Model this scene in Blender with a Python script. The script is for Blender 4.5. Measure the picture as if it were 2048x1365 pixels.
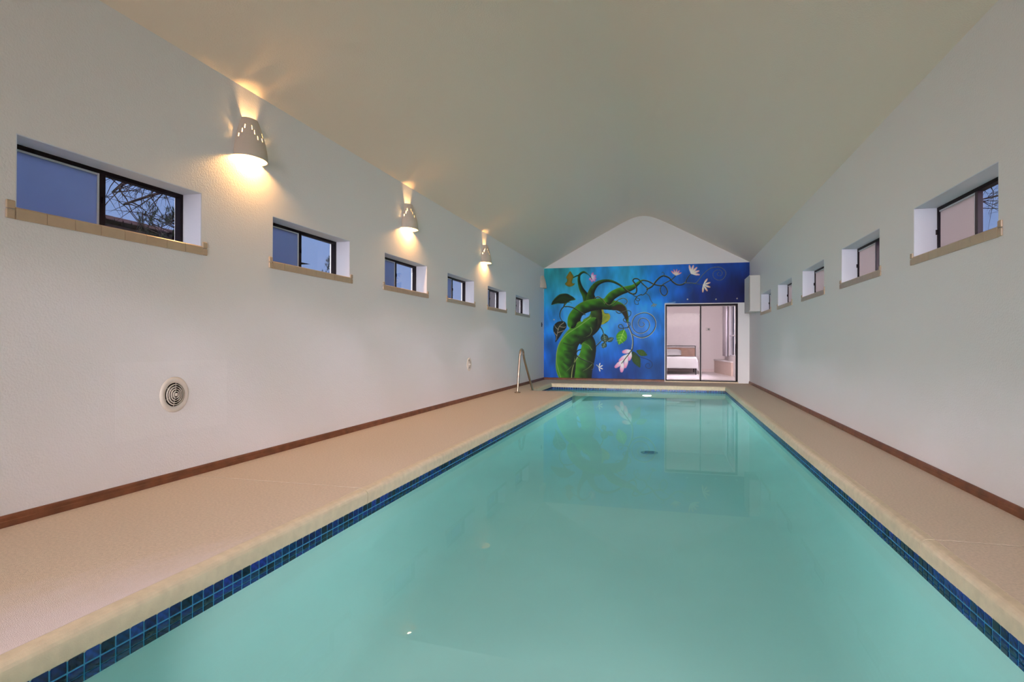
import bpy, bmesh, math, random
import numpy as np
from mathutils import Vector, Matrix

random.seed(7)
for o in list(bpy.data.objects):
    bpy.data.objects.remove(o)
S = bpy.context.scene
COL = S.collection

# ------------------------------------------------------------------ camera
F_PX, YAW, PITCH, ROLL, CAM_H = 1176.0, 0.2640, 0.0055, 0.0035, 0.9886
cy_, sy_ = math.cos(YAW), math.sin(YAW)
_fw = Vector((-sy_, cy_, 0)); _rt = Vector((cy_, sy_, 0)); _up = Vector((0, 0, 1))
CFW = _fw * math.cos(PITCH) + _up * math.sin(PITCH)
_u2 = _up * math.cos(PITCH) - _fw * math.sin(PITCH)
CRT = _rt * math.cos(ROLL) + _u2 * math.sin(ROLL)
CUP = _u2 * math.cos(ROLL) - _rt * math.sin(ROLL)
cam_data = bpy.data.cameras.new('camera')
cam_data.sensor_fit = 'HORIZONTAL'
cam_data.sensor_width = 36.0
cam_data.lens = F_PX * 36.0 / 2048.0
cam_data.clip_start = 0.02
cam_data.clip_end = 300
cam = bpy.data.objects.new('camera', cam_data)
COL.objects.link(cam)
M = Matrix.Identity(4)
for i in range(3):
    M[i][0] = CRT[i]; M[i][1] = CUP[i]; M[i][2] = -CFW[i]
M[0][3], M[1][3], M[2][3] = 0, 0, CAM_H
cam.matrix_world = M
S.camera = cam

# ------------------------------------------------------------------ world, lights, exposure
wd = bpy.data.worlds.new('sky')
S.world = wd
wd.use_nodes = True
nt = wd.node_tree
nt.nodes.clear()
w_out = nt.nodes.new('ShaderNodeOutputWorld')
w_bg = nt.nodes.new('ShaderNodeBackground')
w_tc = nt.nodes.new('ShaderNodeTexCoord')
w_sp = nt.nodes.new('ShaderNodeSeparateXYZ')
w_rm = nt.nodes.new('ShaderNodeValToRGB')
w_rm.color_ramp.elements[0].position = 0.0
w_rm.color_ramp.elements[0].color = (0.28, 0.37, 0.66, 1)
w_rm.color_ramp.elements[1].position = 0.75
w_rm.color_ramp.elements[1].color = (0.13, 0.28, 0.60, 1)
nt.links.new(w_tc.outputs['Generated'], w_sp.inputs[0])
nt.links.new(w_sp.outputs[2], w_rm.inputs[0])
nt.links.new(w_rm.outputs[0], w_bg.inputs[0])
nt.links.new(w_bg.outputs[0], w_out.inputs[0])
w_bg.inputs[1].default_value = 1.0

def sun(name, direction, strength, angle, color):
    d = bpy.data.lights.new(name, 'SUN')
    d.energy = strength; d.angle = math.radians(angle); d.color = color
    o = bpy.data.objects.new(name, d); COL.objects.link(o)
    o.rotation_euler = Vector(direction).to_track_quat('-Z', 'Y').to_euler()
    o.location = (0, -6, 6)
    return o

def area(name, loc, direction, sx, sy, power, color):
    d = bpy.data.lights.new(name, 'AREA')
    d.shape = 'RECTANGLE'; d.size = sx; d.size_y = sy; d.energy = power; d.color = color
    o = bpy.data.objects.new(name, d); COL.objects.link(o)
    o.location = loc
    o.rotation_euler = Vector(direction).to_track_quat('-Z', 'Y').to_euler()
    return o

# added low fill sun, shining in through the unseen end opening behind the camera
sun('end_fill_sun', (0.0, 1.0, -0.30), 6.0, 30, (1.0, 0.97, 0.95))
# broad sky light from both long sides, falling through the side windows
sun('sky_light_left', (1.0, -0.40, -0.55), 25.0, 44, (1.0, 0.86, 1.0))
sun('sky_light_right', (-1.0, -0.40, -0.55), 25.0, 44, (1.0, 0.87, 1.0))
END_W = 41
# added fill lights, unseen in the end opening, beamed down the room
for ex, aim in ((-2.1, (1.9, 15, 0.3)), (0.6, (-3.4, 15, 0.3))):
    END_FILL = area('end_fill_light', (ex, -5.85, 1.55), Vector(aim) - Vector((ex, -5.85, 1.55)), 2.4, 2.7, END_W, (1.0, 0.89, 0.98))
    END_FILL.data.spread = math.radians(32)
# added bedroom fill lamp, unseen above the sliding door, aimed at the back wall
area('bedroom_fill_light', (0.6, 17.4, 2.5), (0, 1, -0.42), 2.4, 0.35, 165, (1.0, 0.93, 0.92))

S.view_settings.view_transform = 'Standard'
S.view_settings.look = 'None'
S.view_settings.exposure = 0.04
S.view_settings.gamma = 1.0
S.view_settings.use_curve_mapping = False
cy = S.cycles
cy.max_bounces = 8
cy.diffuse_bounces = 5
cy.glossy_bounces = 3
cy.transmission_bounces = 5
cy.transparent_max_bounces = 12
cy.sample_clamp_indirect = 4.0
cy.use_denoising = True
cy.use_adaptive_sampling = True
cy.use_light_tree = False
cy.adaptive_threshold = 0.06
cy.adaptive_min_samples = 12
cy.blur_glossy = 0.5

# ------------------------------------------------------------------ room measures
XL, XR, YN, YB, ZW = -3.439, 1.945, -5.6, 16.155, 3.122   # left, right, near, back wall, wall height
PL, PR, PN, PF = -1.992, 1.245, 0.75, 14.72                # pool sides
AX, AY = -2.93, 12.3                                       # steps alcove: left side and near side
ZWATER = -0.155
WZ0, WZ1, WW = 1.713, 2.128, 1.31                          # window sill, head, width
SLOPE, SK = 0.545, 0.36

# ------------------------------------------------------------------ helpers
def lin(c):
    return tuple(((v / 255) / 12.92 if v / 255 <= 0.04045 else ((v / 255 + 0.055) / 1.055) ** 2.4) for v in c)

MATS = {}
def mat(name, col, rough=0.6, spec=0.4, metal=0.0, var=0.0, vscale=6.0, bump=0.0, bscale=200.0, col2=None,
        emis=None, estr=0.0, transl=0.0, detail=4.0, coat=0.0):
    if name in MATS:
        return MATS[name]
    m = bpy.data.materials.new(name); m.use_nodes = True
    t = m.node_tree; b = t.nodes['Principled BSDF']
    b.inputs['Base Color'].default_value = (*col, 1)
    b.inputs['Roughness'].default_value = rough
    b.inputs['Specular IOR Level'].default_value = spec
    b.inputs['Metallic'].default_value = metal
    if coat:
        b.inputs['Coat Weight'].default_value = coat
    tc = t.nodes.new('ShaderNodeTexCoord')
    if var > 0 or col2:
        n = t.nodes.new('ShaderNodeTexNoise'); n.inputs['Scale'].default_value = vscale; n.inputs['Detail'].default_value = detail
        r = t.nodes.new('ShaderNodeValToRGB')
        c2 = col2 if col2 else tuple(max(0, v * (1 - var)) for v in col)
        c1 = col if col2 else tuple(min(1, v * (1 + var * 0.6)) for v in col)
        r.color_ramp.elements[0].position = 0.35; r.color_ramp.elements[0].color = (*c2, 1)
        r.color_ramp.elements[1].position = 0.65; r.color_ramp.elements[1].color = (*c1, 1)
        t.links.new(tc.outputs['Object'], n.inputs['Vector'])
        t.links.new(n.outputs['Fac'], r.inputs['Fac'])
        t.links.new(r.outputs['Color'], b.inputs['Base Color'])
    if bump > 0:
        n2 = t.nodes.new('ShaderNodeTexNoise'); n2.inputs['Scale'].default_value = bscale; n2.inputs['Detail'].default_value = 2
        bp = t.nodes.new('ShaderNodeBump'); bp.inputs['Strength'].default_value = bump; bp.inputs['Distance'].default_value = 0.004
        t.links.new(tc.outputs['Object'], n2.inputs['Vector'])
        t.links.new(n2.outputs['Fac'], bp.inputs['Height'])
        t.links.new(bp.outputs['Normal'], b.inputs['Normal'])
    if emis:
        b.inputs['Emission Color'].default_value = (*emis, 1)
        b.inputs['Emission Strength'].default_value = estr
    if transl > 0:
        out = t.nodes['Material Output']
        tr = t.nodes.new('ShaderNodeBsdfTranslucent'); tr.inputs[0].default_value = (*col, 1)
        mx = t.nodes.new('ShaderNodeMixShader'); mx.inputs[0].default_value = transl
        t.links.new(b.outputs[0], mx.inputs[1]); t.links.new(tr.outputs[0], mx.inputs[2])
        t.links.new(mx.outputs[0], out.inputs[0])
    MATS[name] = m
    return m

def glass_mat(name, tint=(1, 1, 1), f0=0.04):
    m = bpy.data.materials.new(name); m.use_nodes = True
    t = m.node_tree; t.nodes.clear()
    out = t.nodes.new('ShaderNodeOutputMaterial')
    tr = t.nodes.new('ShaderNodeBsdfTransparent'); tr.inputs[0].default_value = (*tint, 1)
    gl = t.nodes.new('ShaderNodeBsdfGlossy'); gl.inputs['Roughness'].default_value = 0.0
    lw = t.nodes.new('ShaderNodeLayerWeight'); lw.inputs[0].default_value = 0.5
    pw = t.nodes.new('ShaderNodeMath'); pw.operation = 'POWER'; pw.inputs[1].default_value = 5.0
    ma = t.nodes.new('ShaderNodeMath'); ma.operation = 'MULTIPLY_ADD'; ma.inputs[1].default_value = 0.96 - f0; ma.inputs[2].default_value = f0
    mx = t.nodes.new('ShaderNodeMixShader')
    t.links.new(lw.outputs['Facing'], pw.inputs[0]); t.links.new(pw.outputs[0], ma.inputs[0]); t.links.new(ma.outputs[0], mx.inputs[0])
    t.links.new(tr.outputs[0], mx.inputs[1]); t.links.new(gl.outputs[0], mx.inputs[2])
    t.links.new(mx.outputs[0], out.inputs[0])
    MATS[name] = m
    return m

class MB:
    def __init__(s):
        s.v = []; s.f = []
    def quad(s, a, b, c, d):
        n = len(s.v); s.v += [a, b, c, d]; s.f.append((n, n + 1, n + 2, n + 3)); return s
    def box(s, x0, x1, y0, y1, z0, z1):
        n = len(s.v)
        s.v += [(x0, y0, z0), (x1, y0, z0), (x1, y1, z0), (x0, y1, z0), (x0, y0, z1), (x1, y0, z1), (x1, y1, z1), (x0, y1, z1)]
        s.f += [(n, n + 3, n + 2, n + 1), (n + 4, n + 5, n + 6, n + 7), (n, n + 1, n + 5, n + 4), (n + 1, n + 2, n + 6, n + 5),
                (n + 2, n + 3, n + 7, n + 6), (n + 3, n, n + 4, n + 7)]
        return s
    def prism(s, poly, z0, z1):
        n = len(s.v); k = len(poly)
        s.v += [(x, y, z0) for x, y in poly] + [(x, y, z1) for x, y in poly]
        s.f.append(tuple(n + i for i in reversed(range(k)))); s.f.append(tuple(n + k + i for i in range(k)))
        for i in range(k):
            j = (i + 1) % k; s.f.append((n + i, n + j, n + k + j, n + k + i))
        return s
    def tube(s, pts, rad, seg=8, cap=True):
        pts = [Vector(p) for p in pts]; k = len(pts)
        if not isinstance(rad, (list, tuple)):
            rad = [rad] * k
        prev = None; base = len(s.v)
        for i, p in enumerate(pts):
            t = (pts[min(i + 1, k - 1)] - pts[max(i - 1, 0)]).normalized()
            if prev is None:
                ref = Vector((0, 0, 1)) if abs(t.z) < 0.9 else Vector((1, 0, 0))
                a = t.cross(ref).normalized()
            else:
                a = (prev - t * prev.dot(t)).normalized()
            b = t.cross(a); prev = a
            for j in range(seg):
                an = 2 * math.pi * j / seg
                q = p + (a * math.cos(an) + b * math.sin(an)) * rad[i]
                s.v.append(tuple(q))
        for i in range(k - 1):
            for j in range(seg):
                j2 = (j + 1) % seg
                s.f.append((base + i * seg + j, base + i * seg + j2, base + (i + 1) * seg + j2, base + (i + 1) * seg + j))
        if cap:
            s.f.append(tuple(base + j for j in reversed(range(seg))))
            s.f.append(tuple(base + (k - 1) * seg + j for j in range(seg)))
        return s
    def lathe(s, prof, seg=24, axis='z', origin=(0, 0, 0), closed=False):
        """prof: list of (radius, height) turned about an axis"""
        base = len(s.v); k = len(prof)
        for r, h in prof:
            for j in range(seg):
                an = 2 * math.pi * j / seg
                c, d = r * math.cos(an), r * math.sin(an)
                q = (c, d, h) if axis == 'z' else ((h, c, d) if axis == 'x' else (d, h, c))
                s.v.append(tuple(q[i] + origin[i] for i in range(3)))
        rng = range(k) if closed else range(k - 1)
        for i in rng:
            i2 = (i + 1) % k
            for j in range(seg):
                j2 = (j + 1) % seg
                s.f.append((base + i * seg + j, base + i * seg + j2, base + i2 * seg + j2, base + i2 * seg + j))
        if not closed:
            if prof[0][0] > 1e-6: s.f.append(tuple(base + j for j in reversed(range(seg))))
            if prof[-1][0] > 1e-6: s.f.append(tuple(base + (k - 1) * seg + j for j in range(seg)))
        return s
    def mesh(s, name, m):
        me = bpy.data.meshes.new(name)
        me.from_pydata(s.v, [], s.f); me.update()
        if m: me.materials.append(m)
        return me
    def build(s, name, m, parent=None, smooth=False, bevel=0.0, recalc=True):
        me = s.mesh(name, m)
        if recalc:
            bm = bmesh.new(); bm.from_mesh(me)
            bmesh.ops.recalc_face_normals(bm, faces=bm.faces)
            bm.to_mesh(me); bm.free()
        if smooth:
            for p in me.polygons: p.use_smooth = True
        o = bpy.data.objects.new(name, me); COL.objects.link(o)
        if parent: o.parent = parent
        if bevel > 0:
            bv = o.modifiers.new('bevel', 'BEVEL'); bv.width = bevel; bv.segments = 2; bv.limit_method = 'ANGLE'
        return o

def empty(name, loc=(0, 0, 0)):
    o = bpy.data.objects.new(name, None); COL.objects.link(o); o.location = loc
    o.empty_display_size = 0.1
    return o
def tag(o, label=None, cat=None, group=None, kind=None):
    if label: o['label'] = label
    if cat: o['category'] = cat
    if group: o['group'] = group
    if kind: o['kind'] = kind
    return o
def child(o, parent):
    """parent o keeping it where it is (parent is only translated)"""
    o.parent = parent
    o.matrix_parent_inverse = Matrix.Translation(-Vector(parent.location))
    return o
def structure(o, label=None, cat=None):
    o['kind'] = 'structure'
    if label: o['label'] = label
    if cat: o['category'] = cat
    return o

# ------------------------------------------------------------------ materials
PAINT = mat('white_wall_paint', (0.90, 0.885, 0.88), rough=0.5, spec=0.35, bump=0.55, bscale=85)
CEIL = mat('ceiling_paint', (0.93, 0.79, 0.66), rough=0.42, spec=0.4, bump=0.5, bscale=80)
DECK = mat('deck_concrete', (0.72, 0.58, 0.45), rough=0.85, spec=0.2, var=0.09, vscale=70, bump=0.5, bscale=300, detail=10)
COPING = mat('coping_concrete', (0.74, 0.61, 0.43), rough=0.7, spec=0.25, var=0.07, vscale=20, bump=0.15, bscale=180)
PLASTER = mat('pool_plaster', (0.86, 0.94, 0.93), rough=0.8, spec=0.2, var=0.05, vscale=0.7, detail=3)
WOOD = mat('brown_baseboard_wood', (0.20, 0.070, 0.030), rough=0.4, spec=0.4, var=0.25, vscale=9)
BRONZE = mat('dark_bronze_aluminium', (0.014, 0.009, 0.012), rough=0.5, spec=0.15)
MAUVE = mat('weathered_bronze_stile', (0.060, 0.035, 0.050), rough=0.45, spec=0.5)
SILL = mat('tan_glazed_tile', (0.53, 0.40, 0.27), rough=0.3, spec=0.5, var=0.05, vscale=14)
REVEAL = mat('window_reveal_paint', (0.76, 0.81, 0.90), rough=0.55, spec=0.3, bump=0.3, bscale=130)
GLASS = glass_mat('clear_pane_glass', (0.96, 0.97, 0.98))
DGLASS = glass_mat('tinted_door_glass', (0.78, 0.745, 0.75), 0.002)
CERAMIC = mat('unglazed_ceramic', (0.62, 0.55, 0.46), rough=0.7, spec=0.25)
WHITEPL = mat('white_plastic', (0.74, 0.68, 0.60), rough=0.45, spec=0.4)
DARK = mat('dark_hollow', (0.06, 0.042, 0.032), rough=0.9, spec=0.1)
GROUT = mat('blue_tile_grout', (0.07, 0.33, 0.58), rough=0.8, spec=0.2)
CHROME = mat('brushed_bronze_steel', (0.42, 0.32, 0.24), rough=0.28, metal=1.0)

# ================================================================== LARGE STRUCTURE
# ---- side walls with the window openings
LWIN = [2.375 + 2.133 * i for i in range(0, 6)]        # near edges of the left windows
RWIN = [4.269 + 2.139 * i for i in range(0, 5)]
def side_wall(name, x0, x1, wins, label):
    mb = MB()
    mb.box(x0, x1, YN, YB + 0.2, -0.3, WZ0).box(x0, x1, YN, YB + 0.2, WZ1, ZW + 0.12)
    e = YN
    for y in wins:
        mb.box(x0, x1, e, y, WZ0, WZ1); e = y + WW
    mb.box(x0, x1, e, YB + 0.2, WZ0, WZ1)
    return structure(mb.build(name, PAINT), label, 'wall')
WALL_L = side_wall('wall_left', XL - 0.25, XL, LWIN, 'white textured long wall with lit sconces and high windows')
side_wall('wall_right', XR, XR + 0.25, RWIN, 'white textured long wall opposite the sconces')

# ---- back wall with the door opening, gable above
DX0, DX1, DZ = -0.142, 1.664, 2.06
mb = MB()
mb.box(XL, DX0, YB, YB + 0.2, -0.3, DZ).box(DX1, XR, YB, YB + 0.2, -0.3, DZ).box(XL, XR, YB, YB + 0.2, DZ, 4.9)
mb.box(DX0, DX1, YB, YB + 0.2, -0.3, 0.0)
structure(mb.build('wall_back', PAINT), 'white gabled end wall behind the mural', 'wall')
# ---- near wall (behind the camera): posts around an opening added to let fill light in
mb = MB()
mb.box(XL, XL + 0.22, YN, YN + 0.15, -0.3, 3.0).box(XR - 0.22, XR, YN, YN + 0.15, -0.3, 3.0).box(XL, XR, YN, YN + 0.15, 2.95, 4.9)
for px_ in (-2.0, -0.75, 0.5):
    mb.box(px_ - 0.03, px_ + 0.03, YN, YN + 0.1, -0.02, 2.95)
structure(mb.build('wall_near', PAINT), 'end wall behind the camera with an opening added for the fill light', 'wall')

# ---- ceiling: smooth vault with a rounded ridge
nx, xs0, xs1 = 72, XL - 0.12, XR + 0.12
mb = MB()
def ceil_z(x):
    p, q = x - XL, XR - x
    return ZW + SLOPE * (-SK * math.log(math.exp(-p / SK) + math.exp(-q / SK)))
ys = [YN - 0.02, 2, 6, 10, 14, YB + 0.05]
for y in ys:
    for i in range(nx + 1):
        x = xs0 + (xs1 - xs0) * i / nx
        mb.v.append((x, y, ceil_z(x)))
for j in range(len(ys) - 1):
    for i in range(nx):
        a0 = j * (nx + 1) + i
        mb.f.append((a0, a0 + nx + 1, a0 + nx + 2, a0 + 1))
structure(mb.build('ceiling', CEIL, smooth=True, recalc=False), 'smooth vaulted ceiling with a rounded ridge', 'ceiling')

# ---- pool outline (inside line), walking with the water on the right-hand side
RC = 0.09
arc = [(PL - RC + RC * math.cos(t), AY - RC + RC * math.sin(t)) for t in [math.radians(a) for a in range(0, 91, 15)]]
OUT = [(PL, PN)] + arc + [(AX, AY), (AX, PF), (PR, PF), (PR, PN)]

def offset_path(path, d):
    """offset a closed path to its left-hand side by d (mitred)"""
    k = len(path); res = []
    for i in range(k):
        p0, p1, p2 = Vector(path[i - 1]), Vector(path[i]), Vector(path[(i + 1) % k])
        n1 = Vector((-(p1 - p0).y, (p1 - p0).x)).normalized(); n2 = Vector((-(p2 - p1).y, (p2 - p1).x)).normalized()
        m_ = (n1 + n2)
        m_ = m_ / max(0.2, m_.dot(n1)) if m_.length > 1e-6 else n1
        q = p1 + m_ * d
        res.append((q.x, q.y))
    return res

# ---- deck slabs and coping
def pale_edge_deck():
    """deck concrete mixed with a paler, pinker tone towards the pool edge and near end"""
    m = DECK.copy(); m.name = 'deck_concrete_pale_edge'; t = m.node_tree
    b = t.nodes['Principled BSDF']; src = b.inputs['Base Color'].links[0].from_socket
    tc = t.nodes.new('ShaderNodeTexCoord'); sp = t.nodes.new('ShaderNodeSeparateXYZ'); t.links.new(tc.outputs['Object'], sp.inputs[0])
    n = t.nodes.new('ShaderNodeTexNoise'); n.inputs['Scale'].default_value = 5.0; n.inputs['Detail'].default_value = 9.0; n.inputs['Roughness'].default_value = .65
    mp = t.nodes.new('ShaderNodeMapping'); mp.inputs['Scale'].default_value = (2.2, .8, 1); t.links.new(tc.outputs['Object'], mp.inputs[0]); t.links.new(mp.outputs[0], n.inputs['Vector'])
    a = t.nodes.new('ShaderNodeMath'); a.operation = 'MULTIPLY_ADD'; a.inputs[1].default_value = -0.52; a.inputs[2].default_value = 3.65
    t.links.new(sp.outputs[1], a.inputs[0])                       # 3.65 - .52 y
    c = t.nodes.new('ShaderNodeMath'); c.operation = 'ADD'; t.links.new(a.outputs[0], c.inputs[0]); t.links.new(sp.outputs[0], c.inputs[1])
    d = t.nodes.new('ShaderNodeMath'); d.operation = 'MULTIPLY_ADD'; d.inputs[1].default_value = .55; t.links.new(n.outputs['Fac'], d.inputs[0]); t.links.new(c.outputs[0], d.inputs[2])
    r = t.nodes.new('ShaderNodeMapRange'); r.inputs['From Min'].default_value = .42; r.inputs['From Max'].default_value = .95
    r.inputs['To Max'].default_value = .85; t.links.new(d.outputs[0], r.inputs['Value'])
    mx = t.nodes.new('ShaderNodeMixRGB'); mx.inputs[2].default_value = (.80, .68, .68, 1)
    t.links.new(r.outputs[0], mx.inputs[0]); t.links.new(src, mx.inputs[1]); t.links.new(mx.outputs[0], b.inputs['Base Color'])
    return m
DECK_PALE = pale_edge_deck()
floor = structure(empty('floor', (0, 0, 0)), 'tan concrete deck around the pool', 'floor')
CW = 0.055
def slab(x0, x1, y0, y1, m_=None):
    child(MB().box(x0, x1, y0, y1, -0.14, 0.0).build('deck_slab', m_ or DECK, bevel=0.0015), floor)
J = 0.0035
slab(XL, PL - CW, YN, 3.62 - J, DECK_PALE); slab(XL, PL - CW, 3.62 + J, AY - CW)
slab(XL, AX - CW, AY - CW, YB)
slab(AX - CW, PR + CW, PF + CW, YB)
slab(PR + CW, XR, 3.46 + J, YB); slab(PR + CW, XR, YN, 3.46 - J)
slab(PL - CW, PR + CW, YN, PN - CW)
JM = mat('dark_joint_filler', (.12, .085, .06), rough=1.0, spec=.05)
for x0, x1, yj in ((XL, PL - CW, 3.62), (PR + CW, XR, 3.46)):
    child(MB().box(x0, x1, yj - J, yj + J, -.12, -.0015).build('expansion_joint', JM), floor)
child(MB().box(XL, PL - 0.08, YN, AY - .1, -.30, -.141).box(PR + 0.08, XR, YN, YB, -.30, -.141).build('sub_base', mat('dark_bedding', (.10, .08, .06), rough=1.0)), floor)
# coping profile: (outward offset, z)
CPROF = [(CW, -0.104), (CW, -0.001), (0.028, -0.001)] + \
        [(0.028 - 0.036 * math.sin(t), -0.037 + 0.036 * math.cos(t)) for t in [math.radians(a) for a in (15, 35, 55, 75, 90)]] + \
        [(-0.008, -0.094), (-0.002, -0.104)]
def coping(path, closed=False):
    k = len(path)
    rings = []
    for d, z in CPROF:
        res = []
        for i in range(k):
            p1 = Vector(path[i])
            n1 = n2 = None
            if i > 0:
                e = p1 - Vector(path[i - 1]); n1 = Vector((-e.y, e.x)).normalized()
            if i < k - 1:
                e = Vector(path[i + 1]) - p1; n2 = Vector((-e.y, e.x)).normalized()
            if n1 is None: n1 = n2
            if n2 is None: n2 = n1
            m_ = n1 + n2; m_ = m_ / max(0.2, m_.dot(n1))
            q = p1 + m_ * d
            res.append((q.x, q.y, z))
        rings.append(res)
    mb = MB(); c = len(CPROF)
    for i in range(k):
        for r in rings: mb.v.append(r[i])
    for i in range(k - 1):
        for j in range(c):
            j2 = (j + 1) % c
            mb.f.append((i * c + j, i * c + j2, (i + 1) * c + j2, (i + 1) * c + j))
    mb.f.append(tuple(range(c))); mb.f.append(tuple((k - 1) * c + j for j in range(c)))
    o = mb.build('coping', COPING, smooth=False)
    child(o, floor)
    return o
# the water lies on the right of OUT when walking it, so "left" offset is outward
coping([(PL, PN), (PL, 3.60)])
coping([(PL, 3.606), (PL, 8.2)])
coping([(PL, 8.206)] + arc + [(AX, AY), (AX, PF), (-1.2, PF)])
coping([(-1.194, PF), (PR, PF), (PR, 8.0)])
coping([(PR, 7.994), (PR, 3.463)])
coping([(PR, 3.457), (PR, PN)])
coping([(PR, PN), (PL, PN)])

# ---- pool basin: plaster shell, grout strip, tiles
basin = structure(empty('pool_basin', (0, 0, 0)), 'plastered pool basin with blue waterline tiles', 'pool')
mb = MB()
def pfloor(y): return -1.25 - 0.45 * max(0, min(1, (y - 3.0) / 8.0))
def wall_q(p, q, z0p, z0q, z1=-0.09):
    mb.quad((*p, z0p), (*q, z0q), (*q, z1), (*p, z1))
CR = 0.45
ysg = [PN, 3.0, 5, 7, 9, 11.0, AY, PF]
for i in range(len(ysg) - 1):
    ya, yb = ysg[i], ysg[i + 1]
    mb.quad((PL, ya, pfloor(ya)), (PR, ya, pfloor(ya)), (PR, yb, pfloor(yb)), (PL, yb, pfloor(yb)))
    for xe, sg in ((PL, 1), (PR, -1)):
        if xe == PL and yb > AY - .05 : continue
        cv = [(xe + sg * CR * (1 - math.cos(t_)), CR * (1 - math.sin(t_))) for t_ in [math.radians(a_) for a_ in range(0, 91, 3)]]
        for (x0, h0), (x1, h1) in zip(cv[:-1], cv[1:]):
            mb.quad((x0, ya, pfloor(ya) + h0), (x0, yb, pfloor(yb) + h0), (x1, yb, pfloor(yb) + h1), (x1, ya, pfloor(ya) + h1))
    wall_q((PR, ya), (PR, yb), pfloor(ya), pfloor(yb))
    if yb <= AY - 0.05 or ya < 11.5:
        if yb < AY: wall_q((PL, ya), (PL, yb), pfloor(ya), pfloor(yb))
wall_q((PL, 11.0), (PL, AY - RC), pfloor(11), pfloor(12.2))
for i in range(len(arc) - 1): wall_q(arc[i], arc[i + 1], -1.72, -1.72)
wall_q(arc[-1], (AX, AY), -1.72, -1.72)
wall_q((AX, AY), (AX, PF), -0.6, -0.6)
wall_q((AX, PF), (PR, PF), -1.72, -1.72); wall_q((PL, PN), (PR, PN), -1.3, -1.3)
# entry steps in the alcove
mb.box(AX, AX + 0.34, AY, PF, -1.72, -0.45); mb.box(AX + 0.34, AX + 0.66, AY, PF, -1.72, -0.75); mb.box(AX + 0.66, PL, AY, PF, -1.72, -1.05)
child(mb.build('plaster_shell', PLASTER, recalc=False), basin)

TP, TZ0, ROWS = 0.0605, -0.0815, 3       # tile pitch, top of the first row, rows
GZ = TZ0 - TP * ROWS
mb = MB()
for a_, b_ in zip(OUT[:-1], OUT[1:]):
    e = (Vector(b_) - Vector(a_)); n = Vector((e.y, -e.x)).normalized() * 0.003
    mb.quad((a_[0] + n.x, a_[1] + n.y, GZ), (b_[0] + n.x, b_[1] + n.y, GZ), (b_[0] + n.x, b_[1] + n.y, -0.09), (a_[0] + n.x, a_[1] + n.y, -0.09))
child(mb.build('grout', GROUT, recalc=False), basin)

TILE_COLS = [(0.004, 0.013, 0.085), (0.006, 0.022, 0.16), (0.003, 0.008, 0.032), (0.010, 0.040, 0.21), (0.004, 0.030, 0.11), (0.004, 0.018, 0.040), (0.012, 0.028, 0.24)]
TMATS = [mat('blue_glass_tile_%d' % i, c, rough=0.22, spec=0.3, var=0.5, vscale=45, detail=2) for i, c in enumerate(TILE_COLS)]
def tile_geo(hx, hz, d=0.0032, b=0.004):
    # local: normal +X, width along Y, height along Z
    v = [(0, -hx, -hz), (0, hx, -hz), (0, hx, hz), (0, -hx, hz)]
    v += [(d * .7, -hx, -hz), (d * .7, hx, -hz), (d * .7, hx, hz), (d * .7, -hx, hz)]
    v += [(d, -hx + b, -hz + b), (d, hx - b, -hz + b), (d, hx - b, hz - b), (d, -hx + b, hz - b)]
    f = [(8, 9, 10, 11)]
    for i in range(4):
        j = (i + 1) % 4
        f.append((i, j, 4 + j, 4 + i)); f.append((4 + i, 4 + j, 8 + j, 8 + i))
    return v, f
TV, TF = tile_geo(TP / 2 - 0.0038, TP / 2 - 0.0036)
TMESH = []
for m_ in TMATS:
    mbt = MB(); mbt.v = list(TV); mbt.f = list(TF); TMESH.append(mbt.mesh('tile', m_))
def project(P):
    d = Vector(P) - Vector((0, 0, CAM_H)); z = d.dot(CFW)
    if z < 0.1: return None
    return 1024 + F_PX * d.dot(CRT) / z, 682.5 - F_PX * d.dot(CUP) / z
spots = []
def run_tiles(p, q, rot):
    e = Vector(q) - Vector(p); L = e.length; n = int(L / TP); e.normalize()
    o = (L - n * TP) / 2
    for i in range(n):
        c = Vector(p) + e * (o + (i + 0.5) * TP)
        for r in range(ROWS):
            spots.append(((c.x, c.y, TZ0 - TP * (r + 0.5)), rot))
run_tiles((PL + 0.003, PN), (PL + 0.003, AY - RC), 0.0)
run_tiles((PR - 0.003, PN), (PR - 0.003, PF), math.pi)
run_tiles((AX, PF - 0.003), (PR, PF - 0.003), -math.pi / 2)
run_tiles((AX + 0.003, AY), (AX + 0.003, PF), 0.0)
run_tiles((PR, PN + 0.003), (PL, PN + 0.003), math.pi / 2)
def vis(sp):
    uv = project(sp[0])
    return uv is not None and -25 < uv[0] < 2073 and 0 < uv[1] < 1395
near = sorted([s for s in spots if vis(s)], key=lambda s: (Vector(s[0]) - Vector((0, 0, CAM_H))).length)[:300]
nearset = set(near)
for (c, rot) in near:
    o = bpy.data.objects.new('tile', random.choices(TMESH, (4, 4, 3, 3, 3, 2, 2))[0])
    COL.objects.link(o); o.parent = basin; o.location = c; o.rotation_euler = (random.uniform(-.01, .01), random.uniform(-.01, .01), rot)
me_v, me_f, me_m = [], [], []
for s in spots:
    if s in nearset: continue
    (c, rot) = s; n = len(me_v); cr, sr = math.cos(rot), math.sin(rot)
    me_v += [(c[0] + x * cr - y * sr, c[1] + x * sr + y * cr, c[2] + z) for x, y, z in TV]
    k = random.choices(range(7), (4, 4, 3, 3, 3, 2, 2))[0]
    for f in TF: me_f.append(tuple(n + i for i in f)); me_m.append(k)
me = bpy.data.meshes.new('tile_band'); me.from_pydata(me_v, [], me_f)
for m_ in TMATS: me.materials.append(m_)
me.polygons.foreach_set('material_index', me_m); me.update()
tb = bpy.data.objects.new('tile_band', me); COL.objects.link(tb); tb.parent = basin; tb['kind'] = 'stuff'

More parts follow.
